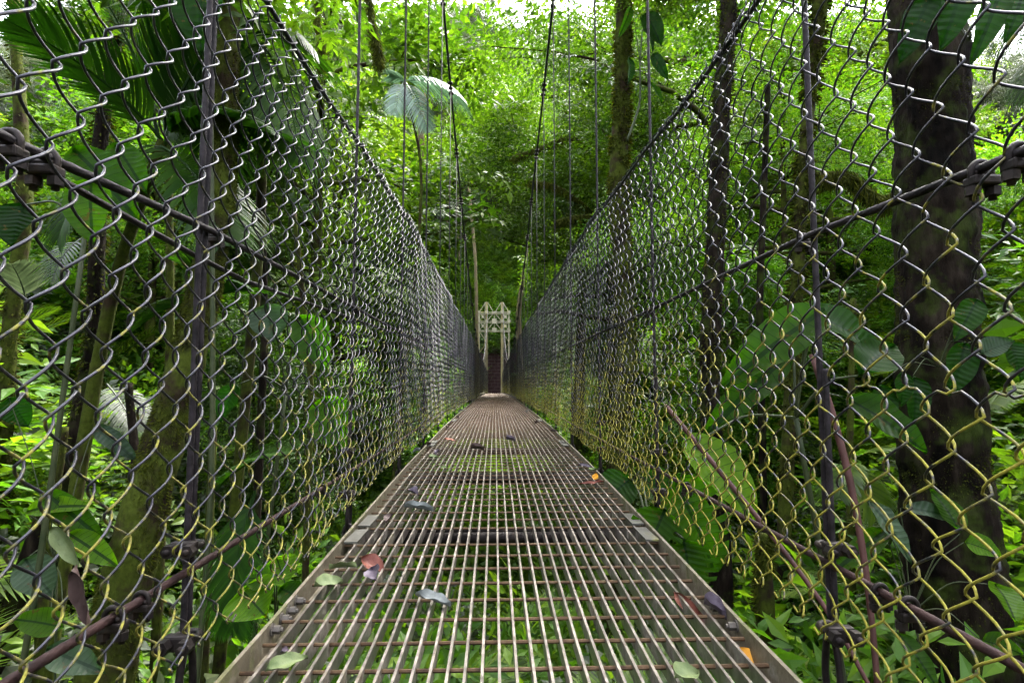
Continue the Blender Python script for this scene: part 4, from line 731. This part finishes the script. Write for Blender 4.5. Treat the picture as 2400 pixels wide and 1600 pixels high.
for x_ in (XL1, XR0):
    tpart('leg', 'tower_yellow', [((x_, -.35, 0), (x_, -.35, zpk))], .14, .12); tpart('leg', 'tower_paint', [((x_+(.12 if x_ > 0 else -.12), -.2, 0), (x_+(.12 if x_ > 0 else -.12), -.2, zpk))], .06, .06); tpart('leg', 'tower_paint', [((x_, .35, 0), (x_, .35, zpk))], .1, .09)
for z_ in (ztop, zm, zl):
    tpart('cross_beam', 'tower_paint', [((XL0-.05, -.42, z_), (XR1+.05, -.42, z_)), ((XL0, .42, z_), (XR1, .42, z_))], .055, .08 if z_ == ztop else .05)
pk = [((XL0, -.38, ztop), (XL1-.05, -.38, zpk)), ((XL1+.05, -.38, zpk), ((XL1+XR0)/2-.05, -.38, ztop)), ((XR0-.05, -.38, zpk), ((XL1+XR0)/2+.05, -.38, ztop)), ((XR0+.05, -.38, zpk), (XR1, -.38, ztop))]
tpart('peak_strut', 'tower_paint', pk, .05, .05)
xc = (XL1+XR0)/2
tpart('brace', 'tower_paint', [((xc, -.4, ztop), (xc, -.4, zl)), ((xc, -.45, ztop), (XL1, -.45, zm)), ((xc, -.45, ztop), (XR0, -.45, zm)), ((xc, -.45, zm), (XL1, -.45, zl)), ((xc, -.45, zm), (XR0, -.45, zl))], .05, .05)
for xa, xb in ((XL0, XL1), (XR0, XR1)):
    xm = (xa+xb)/2
    for za, zb in ((ztop, zm), (zm, zl)):
        zc_ = (za+zb)/2; tpart('brace', 'tower_paint', [((xa, -.45, za), (xb, -.45, zb)), ((xb, -.47, za), (xa, -.47, zb))], .035, .03)
        mb = MB(); mb.box((xm-.085, -.52, zc_-.1), (xm+.085, -.50, zc_+.1)); mb.obj('gusset_plate', 'tower_paint', tw, False)
    nz = 5; zz = np.linspace(zl, .3, nz+1)
    for q in range(nz):
        a, b = (xa, xb) if q % 2 == 0 else (xb, xa); tpart('brace', 'tower_yellow' if q % 2 else 'tower_paint', [((a, -.45, zz[q]), (b, -.45, zz[q+1]))], .035, .03)
    for z_ in (ztop, zm, zl):
        for x_ in (xa, xb): mb = MB(); mb.box((x_-.1, -.55, z_-.1), (x_+.1, -.53, z_+.1)); mb.obj('gusset_plate', 'tower_paint', tw, False)
for z_, h_ in ((ztop-.03, .08), (zm, .17), (zl+.05, .12)): mb = MB(); mb.box((xc-.16, -.60, z_-h_), (xc+.16, -.58, z_+h_)); mb.obj('gusset_plate', 'tower_paint', tw, False)
# landing and retaining wall
mb = MB(); mb.box((-1.6, YE+.62, -1.6), (1.6, 40.3, -.56)); struct(mb.obj('landing', 'mortar', None, False))
wall = thing('block_wall', 'dark concrete block retaining wall behind the tower opening', 'wall', (0, 40.3, -.56)); bw, bh = .46, .24
mb = MB(); mb.box((-1.84, .02, 0), (1.84, .3, bh*12)); mb.obj('mortar_bed', 'mortar', wall, False)
for r_ in range(12):
    for c_ in range(-4, 5):
        x0 = c_*bw+(bw/2 if r_ % 2 else 0)-bw/2; x1 = x0+bw-.025
        x0 = max(x0, -1.84); x1 = min(x1, 1.84)
        if x1-x0 < .08: continue
        o_ = random.uniform(-.004, .004); mb = MB(); mb.box((x0, -.02+o_, r_*bh+.0125), (x1, .018, (r_+1)*bh-.0125)); mb.obj('block', 'block', wall, False)
# foliage drooping over the wall and on the bank
for x_, y_, z_, sc, lab in ((0, 40.9, 2.5, .8, 'dark drooping bush over the top of the block wall'), (-2.6, 40.6, .4, 1.2, 'dark bush left of the block wall'), (2.7, 40.6, .5, 1.2, 'dark bush right of the block wall'), (.6, 42.5, 3.0, 1.6, 'large dark shrub higher on the bank behind the tower'), (-1.8, 42.5, 2.8, 1.5, 'dark shrub on the bank behind the left tower leg'), (3, 42.8, 2.6, 1.6, 'dark shrub on the bank behind the right tower leg')):
    t = thing('bush', lab, 'bush', (x_, y_, z_), 'dark bushes around the block wall', rot=(.3 if z_ > 2 else 0, 0, x_), sc=sc); link('stem', PROTO['bush_dark'][0], t); link('foliage', PROTO['bush_dark'][1], t)

# ---------------------------------------------------------------- fallen leaves on the grating
def fallen(label, px, py, L, W, mat, az, tilt=0, roll=0, droop=.2, cup=.2, lift=.01, name='fallen_leaf'):
    # find where the view ray meets the deck
    Y_ = 1.0
    for _ in range(30):
        p = at(px, py, Y_); Y_ = Y_*(float(deck(Y_))+lift)/p[2]
    p = at(px, py, Y_); me = bigleaf(L, W, mat, droop=droop, cup=cup*1.2, wav=.025, nu=14, nv=5, peak=.42); me.materials.clear(); me.materials.append(M[mat])
    o = thing(name, label, 'leaf', p, 'fallen leaves on the walkway', me, Euler((roll, tilt, az))); 
    return o
fallen('curled red brown leaf lying on the grating at left', 845, 1310, .075, .055, 'dead_red', -.3, .3, .3, lift=.02)
fallen('violet brown leaf half folded beside the curled red leaf', 872, 1335, .075, .042, 'dead_violet', -1.3, -.1, .5, lift=.022)
fallen('pale green leaf with dark veins against the left edge rail', 735, 1375, .07, .055, 'dead_green', .5, -.1, .2, lift=.014)
fallen('yellow green leaf with pink tips by the left edge rail', 770, 1335, .07, .05, 'dead_green', .3, -.2, -.3, lift=.02)
fallen('silver grey dried leaf lying in the middle foreground bars', 972, 1395, .1, .035, 'dead_grey', -.5, 0, .1, .1, .3)
fallen('long red leaf stuck between the right hand bars', 1578, 1385, .13, .028, 'dead_red', -1.25, .25, 1.0, .1, .2, lift=0)
fallen('crumpled dark leaf against the right edge rail', 1650, 1415, .05, .04, 'dead_violet', -.6, 0, .2, .6, .5, lift=.008)
fallen('bright orange leaf standing up on a brown twig at right', 1395, 1125, .035, .03, 'dead_orange', 1.0, -1.2, 0, lift=.01)
fallen('dark red curled leaf under the orange one', 1357, 1134, .11, .02, 'dead_red', .0, 0, .4, -.1, .3, lift=.012)
fallen('small crumpled grey violet leaf above the long dried twig', 965, 1155, .04, .045, 'dead_violet', -.8, -.3, .2, .5, .4, lift=.012)
fallen('dried grey leaf twig lying left of centre', 945, 1188, .12, .03, 'dead_grey', -.25, 0, .3, .1, .6, lift=.01)
fallen('small brown leaf left of the dried twig', 920, 1208, .045, .035, 'dead_brown', -2.0, .2, .2, .3, .3)
fallen('pale green broken leaf far left on the grating', 1003, 1072, .06, .05, 'dead_green', .2, -.1, .2)
fallen('small pale leaf left of the centre bars', 1033, 1095, .05, .03, 'dead_green', -.9, -.1, .3)
fallen('pink orange leaf far along the left side', 1040, 1030, .09, .04, 'dead_pink', .0, 0, .2)
fallen('brown curled leaf in the middle distance', 1103, 1051, .09, .05, 'dead_brown', .1, -.1, .3, .3, .5)
fallen('violet leaf farther along near the centre', 1186, 1031, .07, .05, 'dead_violet', .1, -.1, .3, .3, .5)
fallen('violet grey leaf right of centre near the rail', 1355, 1090, .08, .03, 'dead_violet', -.3, 0, .3)
fallen('dull green leaf wedged by the right rail', 1384, 1105, .045, .05, 'dead_green', .6, -.3, 0)
fallen('yellow leaf caught beneath the right front bars', 1728, 1520, .05, .028, 'dead_orange', -1.1, .2, .3, lift=-.03)
fallen('curved dark leaf in the left front corner', 655, 1530, .06, .014, 'dead_violet', 1.2, 0, .4, .6, .2, lift=-.005)
fallen('green yellow leaf in the left front corner', 620, 1575, .075, .035, 'dead_green', .6, -.2, .3)
fallen('green leaf cut by the bottom edge of the view', 1580, 1590, .055, .045, 'dead_green', .4, -.1, .2)
for px, py, lb in ((985, 1055, 'small dead leaf against the left rail just beyond the pale green broken leaf'), (1010, 1042, 'small dead leaf between the pale green broken leaf and the pink orange leaf'), (1290, 1010, 'nearer of two small dead leaves by the right rail beyond the violet grey leaf'),
                   (1262, 990, 'farther of two small dead leaves by the right rail beyond the violet grey leaf'), (1060, 990, 'small dead leaf away from the left rail beyond the pink orange leaf'), (1047, 1003, 'small dead leaf touching the left rail just beyond the pink orange leaf'),
                   (1070, 978, 'second farthest small dead leaf along the left rail'), (1232, 965, 'farthest dead leaf along the right side of the walkway'), (1085, 962, 'farthest dead leaf along the left side of the walkway'), (1030, 1058, 'small dead leaf just above the small pale leaf left of the centre bars')):
    fallen(lb, px, py, random.uniform(.05, .08), .035, random.choice(['dead_brown', 'dead_violet', 'dead_grey']), random.uniform(0, 6), 0, .3, .3, .4)
# wilted leaf caught in the left mesh
t = thing('wilted_leaf', 'wilted green brown leaf caught in the lower left mesh', 'leaf', at(140, 1210, .62)); place_leaf(t, at(125, 1225, .62), at(185, 1330, .62), 'dead_green', .018, (0, -1, .2), droop=.1, cup=.3); place_leaf(t, at(180, 1320, .62), at(205, 1465, .625), 'dead_brown', .016, (0, -1, .2), droop=.1, cup=.5)
